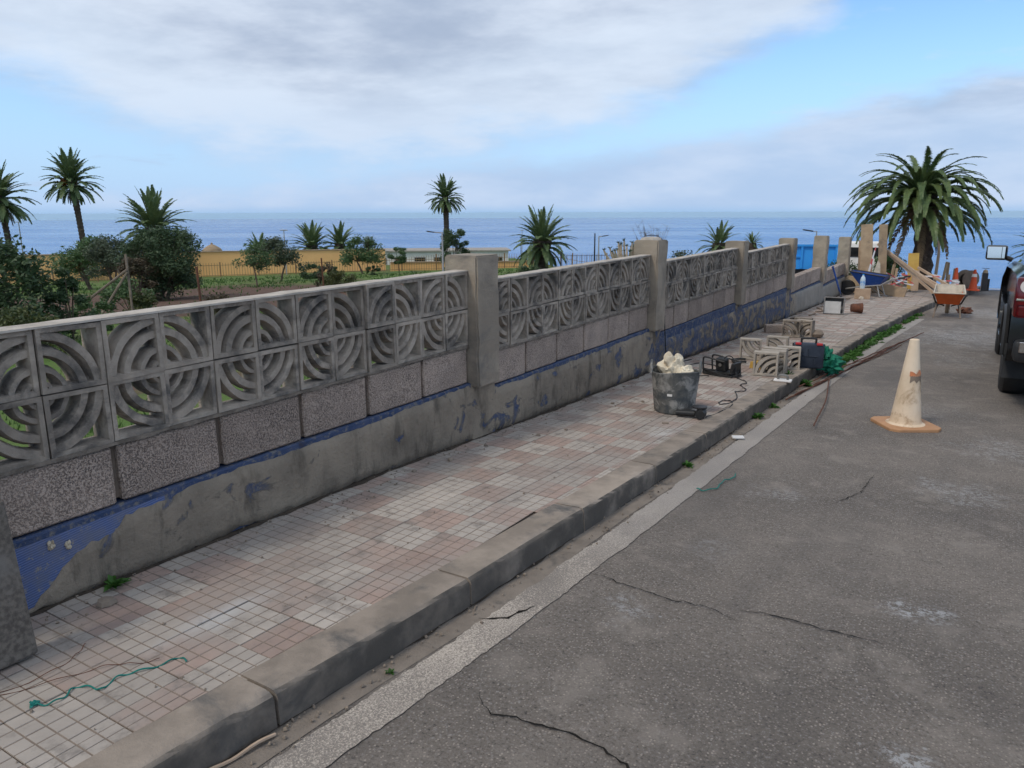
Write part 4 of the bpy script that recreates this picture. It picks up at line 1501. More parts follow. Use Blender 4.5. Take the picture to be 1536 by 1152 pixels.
tree('far_tree', 'distant dark treetop above the ochre wall left of the palm pair', 'tree', -66.5, 56.8, 2.4, 1.2, 'leaf_dark', 51, .2, 18, 70, .13, .08)

# bare twigs over the bushy tree and the dry thicket
for (x, y, z, hh, n, lab) in ((-34.0, 36.6, -2.4, 1.35, 26, 'leafless twigs rising out of the wide bushy tree'), (-6.2, 19.4, -1.6, 1.75, 30, 'tall leafless stalks behind the third bay')):
    rnd = random.Random(n)
    t = thing('bare_twigs', lab, 'twigs', (x, y, z))
    b = MB()
    for i in range(n):
        a = rnd.random() * 6.28
        l = hh * rnd.uniform(.6, 1)
        r0 = rnd.uniform(.05, .45)
        p1 = Vector((math.cos(a) * r0, math.sin(a) * r0, l * .6))
        p2 = p1 + Vector((math.cos(a) * r0 * .9, math.sin(a) * r0 * .9, l * .4))
        b.tube([(math.cos(a) * r0 * .3, math.sin(a) * r0 * .3, 0), p1, p2], [.010, .007, .004], 4)
        for k in range(3):
            q = p1.lerp(p2, rnd.random())
            b.tube([q, q + Vector((rnd.gauss(0, .12), rnd.gauss(0, .12), rnd.uniform(.05, .2)))], [.005, .003], 3)
    b.build('twig', 'bark', t)

# candelabra plant with pale bare arms
t = thing('candelabra_plant', 'pale branching candelabra plant with tufted tips left of the second pillar', 'plant', (-5.65, 16.1, Zg(-5.65, 16.1)))
rnd = random.Random(4)
b, tips = MB(), MB()
for i in range(30):
    a = 6.283 * i / 13 + rnd.gauss(0, .2)
    r0 = rnd.uniform(.10, .72)
    zt = 1.62 - r0 * .5 + rnd.gauss(0, .06)
    p = [(0, 0, .1), (math.cos(a) * r0 * .5, math.sin(a) * r0 * .5, .75), (math.cos(a) * r0 * .9, math.sin(a) * r0 * .9, 1.2), (math.cos(a) * r0, math.sin(a) * r0, zt)]
    b.tube(p, [.04, .036, .034, .024], 6)
    for k in range(12):
        d = Vector((rnd.gauss(0, 1), rnd.gauss(0, 1), rnd.uniform(.2, 1.4))).normalized()
        q = Vector(p[-1])
        s_ = d.orthogonal().normalized() * .012
        tips.add([q + s_, q - s_, q + d * .10], [(0, 1, 2)])
b.build('branch', 'aloe', t, smooth=True)
tips.build('leaf_tuft', 'leaf_grey', t)

# ------------------------------------------------------------------ ochre wall, slatted fence, buildings, lamp posts
def fence_pt(k):                 # k along the garden's far side
    P = [(-62, 8), (-50.0, 24.1), (-45.8, 30.9), (-37.1, 40.5), (-31.9, 44.7), (-25.7, 48.6), (-19.5, 51.5)]
    q = min(max(k, 0), len(P) - 1.001)
    i = int(q)
    return Vector(P[i]).lerp(Vector(P[i + 1]), q - i)


def far_wall(label, k0, k1, back, ztop, zbot):
    t0 = fence_pt((k0 + k1) / 2)
    t = thing('ochre_wall', label, 'wall', (t0.x, t0.y, zbot))
    n = 14
    vs, fs = [], []
    for i in range(n + 1):
        p = fence_pt(k0 + (k1 - k0) * i / n)
        o = Vector((-.66, .75)) * back
        for th in (0, .3):
            q = p + o + Vector((-.66, .75)) * th
            vs += [(q.x - t0.x, q.y - t0.y, -.6), (q.x - t0.x, q.y - t0.y, ztop(i / n) - zbot)]
        if i:
            a = 4 * (i - 1)
            fs += [(a, a + 1, a + 5, a + 4), (a + 1, a + 3, a + 7, a + 5), (a + 2, a + 6, a + 7, a + 3)]
    fs += [(0, 2, 3, 1), (4 * n, 4 * n + 1, 4 * n + 3, 4 * n + 2)]
    b = MB()
    b.add(vs, fs)
    b.build('wall_face', 'ochre', t)
    vs2 = []
    cb = MB()
    for i in range(n):
        p0, p1 = fence_pt(k0 + (k1 - k0) * i / n), fence_pt(k0 + (k1 - k0) * (i + 1) / n)
        o = Vector((-.66, .75)) * (back + .15)
        d = p1 - p0
        c = (p0 + p1) / 2 + o - t0
        cb.box((c.x, c.y, ztop((i + .5) / n) - zbot + .03), (d.length, .42, .07), Matrix.Rotation(math.atan2(d.y, d.x), 3, 'Z'))
    cb.build('coping', 'roof_tan', t)


far_wall('tall ochre rendered wall beyond the lawn, behind the slatted fence', 0.4, 3.15, 4.0, lambda k: -2.50 - 0.06 * k, -4.6)
far_wall('lower ochre wall right of the tall one, below the white building', 3.2, 4.75, 0.6, lambda k: -3.42 + .0 * k, -4.5)

p0 = fence_pt(2.2)
t = thing('picket_fence', 'dark metal picket fence running along the far side of the lawn', 'fence', (p0.x, p0.y, -4.3))
bars = MB()
k = 0.3
pp = fence_pt(k)
post_i = 0
while k < 5.95:
    q = fence_pt(k)
    zt = -3.15 if k < 3 else -3.15 + min(1, (k - 3) / .8) * .40
    zg = Zg(q.x, q.y) - .05
    bars.box((q.x - p0.x, q.y - p0.y, (zt + zg) / 2 + 4.3), (.02, .02, zt - zg))
    if post_i % 14 == 0:
        MB().box((q.x - p0.x, q.y - p0.y, (zt + zg) / 2 + 4.33), (.07, .07, zt - zg + .06)).build('post', 'fence_brown', t)
    post_i += 1
    k += 0.19 / max(.1, (fence_pt(k + .01) - q).length / .01)
tag(bars.build('picket', 'fence_brown', t), kind='stuff')
rails = MB()
for zz in (.12, .85):
    for i in range(28):
        a, b_ = fence_pt(.3 + 5.6 * i / 28), fence_pt(.3 + 5.6 * (i + 1) / 28)
        ga, gb = Zg(a.x, a.y) + 4.3, Zg(b_.x, b_.y) + 4.3
        rails.tube([(a.x - p0.x, a.y - p0.y, ga + zz), (b_.x - p0.x, b_.y - p0.y, gb + zz)], .02, 4)
rails.build('rail', 'fence_brown', t)

# white long building
t = thing('long_building', 'long low white building with flat overhanging roof beyond the fence', 'building', (-54.0, 71.5, -7.5), math.atan2(75.86 - 67.24, -48.32 + 59.78))
MB().box((0, 0, 1.75), (16.5, 6, 3.3)).build('wall', 'white_paint', t)
MB().box((0, 0, 3.47), (17.1, 6.6, .14)).build('roof', 'concrete', t)
for i in range(7):
    x = -6.9 + 2.3 * i
    wn = MB().box((x, -3.03, 2.35), (1.3, .08, .8)).build('window', 'steel', t)
    MB().box((x, -3.08, 2.35), (1.15, .04, .66)).build('pane', 'glass_dark', wn)
t = thing('small_pavilion', 'tiny tan domed pavilion above the left end of the ochre wall', 'pavilion', (-76.8, 56.2, -6.0))
rf = MB().lathe([(0.0, 2.78), (.4, 2.62), (.95, 2.28), (1.15, 2.0), (1.15, 1.92), (.9, 1.95)], 14).build('roof', 'roof_tan', t, smooth=True)
MB().lathe([(.12, 2.7), (.13, 2.85), (.02, 2.95)], 8).build('finial', 'roof_tan', rf)
MB().lathe([(.95, 0), (.95, 1.35)], 14).build('parapet', 'sand', t)
for i in range(8):
    a = i * math.pi / 4
    MB().lathe([(.07, 1.3), (.07, 2.0)], 8, (math.cos(a) * .85, math.sin(a) * .85, 0)).build('column', 'sand', t)


def lamp_post(label, x, y, ztop, arm=None, r=.045, head='arm', mat='galv', zb=None):
    zb = Zg(x, y) if zb is None else zb
    H = ztop - zb
    t = thing('lamp_post', label, 'lamp post', (x, y, zb))
    MB().tube([(0, 0, -.1), (0, 0, H * .5), (0, 0, H)], [r, r * .85, r * .65], 8).build('pole', mat, t, smooth=True)
    if head == 'arm':
        d = Vector(arm)
        MB().tube([(0, 0, H - .03), d * .5 + Vector((0, 0, H + .0)), d + Vector((0, 0, H + .04))], r * .5, 6).build('arm', mat, t)
        MB().rbox(d * .8 + Vector((0, 0, H + .03)), (.42, .16, .05), .02, Matrix.Rotation(math.atan2(d.y, d.x), 3, 'Z') @ Matrix.Rotation(-.15, 3, 'Y')).build('lamp_head', 'dark_metal', t)
    elif head == 'flat':
        MB().rbox((0, 0, H), (.55, .16, .07), .02, Matrix.Rotation(YAW, 3, 'Z')).build('lamp_head', mat, t)
    return t


lamp_post('lamp post with dark head on an arm left of the first pillar', -21.0, 27.9, -0.60, (-.62, -.42, 0), .055)
lamp_post('thin pale mast standing before the ochre wall', -41.7, 36.0, -0.85, None, .05, 'flat', 'galv')
lamp_post('thin lamp post between the two tall left palms', -78.0, 35.2, -0.40, None, .07, 'flat', 'galv')
lamp_post('dark plain pole left of the second pillar', -16.4, 36.5, -0.80, None, .055, 'none', 'dark_metal')
lamp_post('lamp post with dark arm right beside the dark plain pole', -18.3, 41.1, -1.12, (.42, .3, 0), .055)
lamp_post('far pale lamp post right of the white building', -52.0, 88.0, -2.0, None, .06, 'flat', 'galv')
lamp_post('thin dark mast at the right end of the white building', -46.5, 78.5, -2.6, None, .05, 'none', 'dark_metal')
lamp_post('lamp post behind the planks, left of the broad palm', 0.45, 22.0, 0.02, (.28, .18, 0), .04, zb=-2.0)
lamp_post('small lamp seen over the last pillar', -3.2, 30.5, -0.42, (-.4, -.28, 0), .035, zb=-2.3)

# wooden props and posts in the garden
def props(name, label, cat, x, y, segs, r, mat):
    t = thing(name, label, cat, (x, y, Zg(x, y)))
    for s_ in segs:
        MB().tube(s_, r, 6).build('pole', mat, t, smooth=True)


props('fence_props', 'grey poles with slanting braces standing on the lawn at left', 'fence', -13.5, 6.0, [[(0, 0, -.1), (-.12, .05, 1.55)], [(-.05, 0, 1.2), (-1.35, -1.0, 0.0)], [(-.05, 0, 1.15), (-.55, -.5, .1)]], .028, 'wood_grey')
for (x, y, zt, lab) in ((-4.4, 1.15, -.19, 'thin rusty stake sticking up behind the first bay, left one'), (-7.1, 5.66, -.40, 'thin rusty stake sticking up behind the first bay, right one')):
    z = Zg(x, y)
    t = tag(MB().tube([(0, 0, -.1), (0.02, 0, (zt - z) * .6), (0, 0, zt - z)], .013, 6).build('rusty_stake', 'rust', None, loc=(x, y, z)), lab, 'stake')
for (x, y, zt, lab) in ((-12.2, 24.4, -1.25, 'thin dark post right of the drooping palm'),):
    z = Zg(x, y)
    tag(MB().tube([(0, 0, -.1), (0, 0, zt - z)], .03, 6).build('metal_post', 'dark_metal', None, loc=(x, y, z)), lab, 'post')

# iron railing beyond the drooping palm
t = thing('iron_railing', 'thin iron railing right of the drooping palm', 'railing', (-14.5, 33.0, Zg(-14.5, 33)))
for i in range(16):
    MB().tube([(-1.6 + .22 * i, -.6 + .15 * i, -.1), (-1.6 + .22 * i, -.6 + .15 * i, 1.0)], .012, 4).build('bar', 'dark_metal', t)
MB().tube([(-1.6, -.6, .95), (1.7, 1.65, .95)], .015, 4).build('rail', 'dark_metal', t)

# blue skip and white van
t = thing('blue_skip', 'bright blue steel skip container seen between the far pillars', 'skip', (-2.95, 27.9, -2.15), R(22))
b = MB()
b.box((0, 0, .62), (1.72, 1.25, .06))
b.box((0, -.62, .80), (1.72, .05, .9))
b.box((0, .62, .80), (1.72, .05, .9))
b.box((-.84, 0, .80), (.05, 1.2, .9))
b.box((.84, 0, .80), (.05, 1.2, .9))
b.build('hull', 'blue_steel', t)
for x in (-.84, -.42, .05, .45, .84):
    MB().box((x, -.67, .81), (.08, .07, .88)).build('rib', 'blue_steel', t)
MB().box((0, -.67, 1.26), (1.8, .1, .08)).build('rim', 'blue_steel', t)
MB().box((-.63, -.665, .82), (.34, .05, .06)).build('rib', 'blue_steel', t)
MB().box((0, 0, .30), (1.5, 1.0, .5)).build('skid', 'dark_metal', t)
t = thing('white_van', 'white van parked far behind the last pillar', 'van', (-2.0, 35.2, -2.75), R(12))
b = MB()
b.prism([(-2.3, .35), (2.2, .35), (2.3, .95), (1.45, 1.1), (.9, 1.75), (-2.2, 1.8), (-2.3, 1.2)], -.85, .85, 'X')
b.build('body', 'white_paint', t, bevel=.06)
for sx in (-1, 1):
    MB().box((sx * .86, .35, 1.38), (.03, .9, .42)).build('window', 'glass_dark', t)
    for yy in (-1.5, 1.45):
        MB().lathe([(.0, -.1), (.33, -.1), (.33, .1), (.0, .1)], 16, (sx * .8, yy, .33), 'X').build('wheel', 'black_rubber', t)
MB().box((0, -2.31, 1.38), (1.25, .03, .42)).build('rear_window', 'glass_dark', t)

# ------------------------------------------------------------------ grass on the lawn
rnd = random.Random(77)
gv, gf = [], []
for i in range(26000):
    u = rnd.random()
    d = 4.5 + 50 * u ** 1.4
    a = YAW + R(rnd.uniform(-36, 40))
    x, y = CAM.x - math.sin(a) * d, CAM.y + math.cos(a) * d
    if x > -0.3 or mn.noise(Vector((x * .5, y * .5, 3))) < -.15 or (22 < d < 36 and rnd.random() < .85):
        continue
    z = Zg(x, y) - .01
    s_ = rnd.uniform(.03, .085) * (1 + d / 40)
    for k in range(2):
        th = rnd.random() * 6.28
        wx, wy = math.cos(th) * .006 * (1 + d / 9), math.sin(th) * .006 * (1 + d / 9)
        lx, ly = rnd.gauss(0, .4) * s_, rnd.gauss(0, .4) * s_
        j = len(gv)
        gv += [(x - wx, y - wy, z), (x + wx, y + wy, z), (x + lx, y + ly, z + s_)]
        gf.append((j, j + 1, j + 2))
tag(raw('grass', gv, gf, 'grass'), 'short patchy grass of the garden behind the wall', 'grass', kind='stuff')
# rubble lying behind the wall
for i in range(18):
    x, y = rnd.uniform(-2.6, -.5), rnd.uniform(-2.5, 6)
    s_ = rnd.uniform(.03, .09)
    b = MB().lathe([(.001, -.5 * s_), (s_ * .9, -.3 * s_), (s_, .2 * s_), (s_ * .55, .7 * s_), (.001, .8 * s_)], 7, wob=.5, seed=i)
    tag(b.build('rubble_stone', 'stone', None, loc=(x, y, Zg(x, y) + .3 * s_)), 'brown stone lying in the garden seen through the screen blocks', 'stone', 'stones behind the wall')

# ------------------------------------------------------------------ things on the pavement


def block_rot(x, y, rz, tilt=0.0, rx=0.0, z=None, mesh=None):
    return (x, y, Zp(y) if z is None else z), (rx, tilt, rz)


def loose_block(label, x, y, rz, flip=0.0, lie=False, mesh=None, z=None, tilt=0.0):
    """a screen block standing on the pavement, its face turned by rz from facing +x"""
    base = Zp(y) + .004 if z is None else z
    t = thing('loose_screen_block', label, 'concrete block', (x, y, base), rz, 'loose screen blocks on the pavement')
    if lie:
        put('block', mesh or SB2, t, (-.125, -.125, .1), (0, -math.pi / 2 + math.pi, 0))
    else:
        oy, oz = {0.0: (-.125, 0), 90.0: (.125, 0), 180.0: (.125, .25), 270.0: (-.125, .25)}[flip]
        put('block', mesh or SB2, t, (.05, oy, oz), (R(flip), tilt, 0))
    return t


FB = -math.pi / 2 - .12        # turn towards the camera
loose_block('pale loose screen block standing in front of the others', 1.09, 3.86, FB + .25, 90.0)
loose_block('loose screen block right behind the front one, beside the navy case', 1.13, 4.02, FB + .25, 90.0)
loose_block('loose screen block leaning in the middle of the cluster', 1.10, 4.22, FB + .1, 180.0)
loose_block('loose screen block touching the left side of the navy case', 1.20, 4.42, FB + .35, 90.0)
loose_block('loose screen block standing left of the pale cluster, nearest the wall', .68, 4.85, FB + .35, 180.0)
loose_block('loose screen block half hidden behind the left one', .90, 5.25, FB + .2, 0.0)
loose_block('dark loose screen block standing apart behind the case', .64, 7.30, FB + .3, 0.0, mesh=SB)
loose_block('second dark loose screen block standing apart behind the case', .80, 7.44, FB - .1, 90.0, mesh=SB)
loose_block('loose screen block at the back of the farther pair', .72, 7.75, FB + .1, 270.0, mesh=SB)
# broken pieces near them
t = tag(MB().rbox((0, 0, .06), (.34, .12, .12), .012).build('brick_piece', 'block', None, loc=(.33, 7.75, Zp(7.75)), rot=(0, 0, .5)), 'long pinkish block piece lying by the wall behind the loose blocks', 'block')
t = tag(MB().lathe([(.001, -.04), (.07, -.03), (.09, .02), (.05, .07), (.001, .08)], 7, wob=.5).build('broken_chunk', 'stone', None, loc=(.97, 7.5, Zp(7.5) + .04)), 'broken brown chunk right of the farther loose blocks', 'rubble')

# rubber tub
t = thing('rubber_tub', 'dusty black rubber builder tub filled with crumpled white sacking', 'tub', (.86, 1.72, Zp(1.72)))
b = MB()
b.lathe([(0.0, .0), (.150, .0), (.163, .012), (.176, .15), (.193, .33), (.197, .345), (.192, .352), (.184, .345), (.168, .15), (.155, .03), (.0, .03)], 32)
for i, v in enumerate(b.v):
    q = Vector(v)
    a = math.atan2(q.y, q.x)
    k = 1 + .03 * math.cos(2 * a + .6) * q.z / .35
    b.v[i] = (q.x * k, q.y * k, q.z + .012 * math.cos(2 * a + 1.5) * q.z / .35)
b.build('shell', 'tub', t, smooth=True)
for a in (R(200), R(15)):
    c = Vector((math.cos(a) * .195, math.sin(a) * .195, 0))
    s_ = Vector((-math.sin(a), math.cos(a), 0))
    MB().tube([c + s_ * .06 + Vector((0, 0, .33)), c + s_ * .055 + Vector((0, 0, .395)), c + s_ * .03 + Vector((0, 0, .415)), c - s_ * .03 + Vector((0, 0, .415)), c - s_ * .055 + Vector((0, 0, .395)), c - s_ * .06 + Vector((0, 0, .33))], .011, 7).build('handle', 'tub', t, smooth=True)
MB().box((0.02, -.177, .17), (.04, .006, .018), Matrix.Rotation(.1, 3, 'Z')).build('cement_fleck', 'white_plastic', t)


def crumple(c, r, seed, amp=.45, flat=1.0, n=18):
    b = MB()
    vs, fs = [], []
    for j in range(n + 1):
        th = math.pi * j / n
        for i in range(2 * n):
            ph = math.pi * i / n
            d = Vector((math.sin(th) * math.cos(ph), math.sin(th) * math.sin(ph), math.cos(th)))
            k = 1 + amp * (abs(mn.noise(d * 1.7 + Vector((seed, 0, 0)))) * 1.9 - .4) + amp * .28 * mn.noise(d * 4.5 + Vector((0, seed, 0)))
            vs.append(Vector(c) + Vector((d.x * r * k, d.y * r * k, d.z * r * k * flat)))
    for j in range(n):
        for i in range(2 * n):
            a, e = j * 2 * n + i, j * 2 * n + (i + 1) % (2 * n)
            fs.append((a, e, e + 2 * n, a + 2 * n))
    return b.add(vs, fs)


sk = crumple((-.03, .02, .34), .10, 3, .42, 1.2, 26)
tag(sk.build('crumpled_sack', 'sack', None, smooth=True, loc=(.86, 1.72, Zp(1.72))), 'crumpled dirty white sack sticking out of the rubber tub', 'sack')
sk = crumple((.09, -.02, .32), .07, 9, .45, .9, 22)
tag(sk.build('rubble_heap', 'sack', None, smooth=True, loc=(.86, 1.72, Zp(1.72))), 'small heap of pale rubble at the right side inside the tub', 'rubble')

# angle grinder
t = thing('angle_grinder', 'black angle grinder lying in front of the rubber tub', 'grinder', (1.09, 1.56, Zp(1.56)), R(8))
MB().tube([(-.15, 0, .032), (-.10, 0, .034), (.0, 0, .038)], [.024, .027, .026], 10).build('grip', 'black_plastic', t, smooth=True)
MB().lathe([(.0, -.05), (.036, -.05), (.042, -.02), (.042, .03), (.03, .055), (.0, .055)], 14, (.045, 0, .045), 'Y').build('motor_housing', 'black_plastic', t, smooth=True)
MB().lathe([(.0, 0), (.058, 0), (.060, .012), (.02, .02), (.0, .02)], 18, (.03, .02, .085)).build('disc_guard', 'dark_metal', t, smooth=True)
MB().tube([(.03, .05, .05), (.06, .11, .06)], .012, 8).build('side_handle', 'black_plastic', t, smooth=True)

# power cord in loops from the grinder to the reel
cord = [(1.16, 1.62), (1.19, 1.80), (1.215, 2.05), (1.20, 2.25), (1.14, 2.36), (1.09, 2.33), (1.085, 2.22), (1.13, 2.17), (1.17, 2.30), (1.165, 2.5), (1.10, 2.72), (1.07, 2.80), (1.12, 2.84), (1.13, 2.95), (1.06, 3.08), (1.02, 3.16), (1.05, 3.28), (.98, 3.42), (.90, 3.48)]


def smooth_path(pts, n=6):
    o = []
    for i in range(len(pts) - 1):
        p0, p1, p2, p3 = pts[max(i - 1, 0)], pts[i], pts[i + 1], pts[min(i + 2, len(pts) - 1)]
        for k in range(n):
            t = k / n
            o.append(tuple(.5 * (2 * p1[d] + (p2[d] - p0[d]) * t + (2 * p0[d] - 5 * p1[d] + 4 * p2[d] - p3[d]) * t * t + (3 * p1[d] - p0[d] - 3 * p2[d] + p3[d]) * t ** 3) for d in range(len(p1))))
    o.append(tuple(pts[-1]))
    return o


def ground_cable(name, label, cat, pts, r, mat, ground=Zp, lift=0.006):
    P = [(x, y, ground(y) + lift + .004 * math.sin(i * .9)) for i, (x, y) in enumerate(smooth_path(pts))]
    c = P[0]
    b = MB().tube([(p[0] - c[0], p[1] - c[1], p[2] - c[2]) for p in P], r, 6)
    return tag(b.build(name, mat, None, smooth=True, loc=c), label, cat)


ground_cable('power_cord', 'thin black cord looping from the grinder to the cable frame', 'cord', cord, .0045, 'black_rubber')
ground_cable('power_cord', 'black cord trailing from the cable frame back towards the wall', 'cord', [(.62, 3.45), (.50, 3.42), (.36, 3.55), (.22, 3.9), (.30, 4.2), (.5, 4.1), (.6, 3.8)], .005, 'black_rubber')
ground_cable('power_cord', 'black cord hanging down the wall right of the second pillar', 'cord', [(.10, 3.60), (.06, 3.75), (.07, 4.0), (.12, 4.4)], .006, 'black_rubber')
t = tag(MB().tube(smooth_path([(.03, 3.60, .02), (.03, 3.62, -.35), (.035, 3.66, -.75), (.06, 3.72, -1.28)]), .006, 6).build('hanging_hose', 'black_rubber', None, smooth=True), 'thin black hose hanging down beside the second pillar', 'hose')

# cable frame: tubular stand with a socket box
t = thing('cable_reel', 'black tubular cable reel stand with a socket box and coiled cord', 'cable reel', (.70, 3.62, Zp(3.62)), R(-14))
MB().tube(smooth_path([(-.16, -.09, .012), (-.17, -.09, .15), (-.14, -.09, .185), (.02, -.09, .165), (.08, -.09, .16)], 4), .009, 7).build('tube_frame', 'black_plastic', t, smooth=True)
MB().tube(smooth_path([(-.16, .09, .012), (-.17, .09, .15), (-.14, .09, .185), (.02, .09, .165), (.10, .09, .16), (.15, .09, .14), (.17, .08, .02)], 4), .009, 7).build('tube_frame', 'black_plastic', t, smooth=True)
MB().tube([(-.165, -.09, .014), (.17, -.09, .014), (.17, .09, .014), (-.165, .09, .014), (-.165, -.09, .014)], .009, 6).build('foot_tube', 'black_plastic', t)
bx_ = MB().rbox((.02, -.03, .12), (.12, .08, .14), .015, Matrix.Rotation(.15, 3, 'X')).build('socket_box', 'black_plastic', t)
MB().lathe([(.0, 0), (.018, 0), (.018, .006), (.0, .006)], 12, (.02, -.078, .12), 'Y').build('socket', 'steel', bx_)
MB().rbox((.04, -.02, .035), (.26, .17, .02), .006, Matrix.Rotation(-.12, 3, 'Y')).build('base_plate', 'black_plastic', t)
MB().rbox((.155, 0, .09), (.03, .17, .13), .01, Matrix.Rotation(.2, 3, 'Y')).build('end_plate', 'black_plastic', t)
coil = []
for i in range(90):
    a = i * .5
    coil.append((.0 + (.17 + .02 * math.sin(a * .23)) * math.cos(a) * 1.15, .0 + .13 * math.sin(a), .012 + .0006 * i * (.6 + .4 * math.sin(i))))
MB().tube(coil, .0055, 5).build('coiled_cord', 'black_rubber', t, smooth=True)
MB().tube(smooth_path([(.05, -.06, .16), (.07, -.05, .21), (.12, -.03, .215), (.16, -.02, .15), (.19, -.04, .03)], 5), .006, 6).build('loop_cord', 'black_rubber', t, smooth=True)

# wood offcut
tag(MB().prism([(-.09, 0), (.09, 0), (.085, .06), (.0, .085), (-.08, .075)], -.05, .05, 'Y').build('wood_offcut', 'wood_yellow', None, loc=(.93, 4.25, Zp(4.25)), rot=(0, 0, -.4), bevel=.006), 'tan wooden offcut lying between the cable stand and the blocks', 'wood')
# dark hose piece by the left block
ground_cable('rubber_strap', 'dark curled strap at the foot of the left loose block', 'strap', [(.72, 4.52), (.60, 4.45), (.55, 4.62), (.66, 4.72)], .014, 'black_rubber', lift=.02)

# tool case
t = thing('tool_case', 'navy blue plastic tool case with red latches standing beside the blocks', 'tool case', (1.365, 4.62, Zp(4.62)), R(14))
MB().rbox((0, 0, .145), (.33, .13, .28), .03).build('shell', 'case', t, smooth=True)
MB().box((0, 0, .145), (.336, .012, .265)).build('seam', 'black_plastic', t)
MB().tube(smooth_path([(-.075, 0, .28), (-.075, 0, .325), (-.06, 0, .335), (.06, 0, .335), (.075, 0, .325), (.075, 0, .28)], 3), .012, 7).build('handle', 'black_plastic', t, smooth=True)
for x in (-.11, .11):
    MB().rbox((x, -.055, .282), (.06, .04, .025), .006).build('latch', 'red', t)
for (x, z, w_, h_) in ((0, .145, .20, .012), (0, .185, .012, .09), (-.07, .10, .012, .09), (.07, .10, .012, .09)):
    MB().rbox((x, -.066, z), (w_, .014, h_), .004).build('moulding', 'case', t)

# green netting
gn = crumple((0, 0, .10), .12, 14, .8, 1.0, 16)
gn.v = [(v[0], v[1] * 1.1, max(v[2], .004)) for v in gn.v]
g2 = crumple((.10, -.05, .02), .11, 19, .7, .8, 14)
gn.add(g2.v, g2.f)
tag(gn.build('green_netting', 'green_net', None, smooth=True, loc=(1.46, 5.0, Zp(5.0) - .01)), 'crumpled green netting hanging over the kerb behind the tool case', 'netting')

# plastering float
t = thing('plaster_float', 'white plastering float with grey handle lying on the kerb', 'float', (1.33, 3.58, Zp(3.58) + .008), R(5))
MB().rbox((0, 0, .012), (.17, .10, .018), .005).build('blade', 'white_plastic', t)
MB().tube(smooth_path([(-.045, 0, .02), (-.04, 0, .055), (0, 0, .065), (.04, 0, .055), (.045, 0, .02)], 4), .012, 8).build('handle', 'steel', t, smooth=True)
MB().box((0, 0, .001), (.168, .098, .003)).build('foam_face', 'wood', t)

# mortar tray stood on edge
t = thing('mortar_tray', 'grey square mortar tray stood on edge with a pale cement face', 'tray', (.62, 11.15, Zp(11.15)), R(6), rot=(R(-8), 0, R(6)))
b = MB()
b.box((0, .10, .16), (.36, .02, .32))
b.box((-.17, .03, .16), (.02, .16, .32))
b.box((.17, .03, .16), (.02, .16, .32))
b.box((0, .03, .315), (.36, .16, .02))
b.box((0, .03, .012), (.36, .16, .02))
b.build('shell', 'grey_tray', t, bevel=.006)
MB().rbox((-.02, -.035, .125), (.28, .012, .235), .004).build('cement_face', 'pale_tray', t)
t = thing('brown_bucket', 'brown bucket lying on its side behind the mortar tray', 'bucket', (.86, 11.6, Zp(11.6) + .10), rot=(0, R(90), R(20)))
MB().lathe([(.0, 0), (.075, .0), (.10, .20), (.094, .20), (.07, .012), (.0, .012)], 18).build('shell', 'rust', t, smooth=True)
# debris along the wall
rnd = random.Random(31)
for i in range(26):
    y = rnd.uniform(8.6, 15.0)
    x = rnd.uniform(.05, .42)
    ln = rnd.uniform(.08, .4)
    k = tag(MB().rbox((0, 0, .012), (ln, .035, .022), .004).build('wood_scrap', 'wood_grey', None, loc=(x, y, Zp(y) + .002), rot=(0, 0, rnd.uniform(.9, 2.1))), 'dark wood scrap in the litter along the foot of the far wall', 'scrap', 'scraps along the wall')
for i in range(9):
    y = rnd.uniform(-1.4, 3.0)
    x = rnd.uniform(.10, .55)
    s_ = rnd.uniform(.008, .02)
    tag(MB().lathe([(.001, -s_ * .5), (s_, -.2 * s_), (s_ * .8, .4 * s_), (.001, .6 * s_)], 6, wob=.5, seed=i).build('mortar_crumb', 'stone', None, loc=(x, y, Zp(y) + .004)), 'crumb of mortar lying on the tiles near the wall', 'rubble', 'mortar crumbs on the pavement')
tag(MB().lathe([(.001, -.01), (.035, -.006), (.03, .012), (.001, .018)], 7, wob=.6, seed=3).build('loose_pebble', 'stone', None, loc=(.18, -2.72, Zp(-2.72) + .01)), 'dark stone on the tiles beside the weed at the wall foot', 'stone')
tag(MB().rbox((0, 0, .006), (.05, .028, .012), .003).build('tile_chip', 'stone', None, loc=(.96, 1.25, Zp(1.25)), rot=(0, 0, .4)), 'brown chip on the tiles in front of the rubber tub', 'rubble')

# leaning concrete slab at the left edge
t = thing('concrete_slab', 'dark rough concrete slab leaning by the wall at the left edge', 'slab', (.30, -3.30, Zp(-3.3)), 0, rot=(0, R(-8), 0))
b = MB().rbox((0, 0, .27), (.085, .52, .535), .010)
b.build('slab_body', 'slab', t)

# strings and wires on the pavement
ground_cable('green_string', 'teal green string lying on the near tiles at lower left', 'string', [(.60, -3.19), (.635, -3.17), (.64, -3.12), (.62, -3.08), (.66, -3.05), (.70, -3.04), (.68, -2.98), (.70, -2.93), (.735, -2.86), (.745, -2.80), (.785, -2.80)], .0028, 'string_green', lift=.004)
tag(crumple((0, 0, .006), .012, 5, .9, .6, 8).build('string_knot', 'string_green', None, loc=(.60, -3.19, Zp(-3.19))), 'teal knot at the end of the green string', 'string')
ground_cable('thin_wire', 'thin reddish wire crossing the tiles at lower left', 'wire', [(.42, -3.3), (.50, -3.16), (.56, -3.02), (.60, -2.94), (.655, -2.90), (.70, -2.84)], .0013, 'rust', lift=.004)
ground_cable('thin_wire', 'dark wire from the slab over the tiles', 'wire', [(.42, -3.31), (.47, -3.14), (.46, -3.02), (.43, -2.96), (.40, -2.92)], .0013, 'rust', lift=.004)
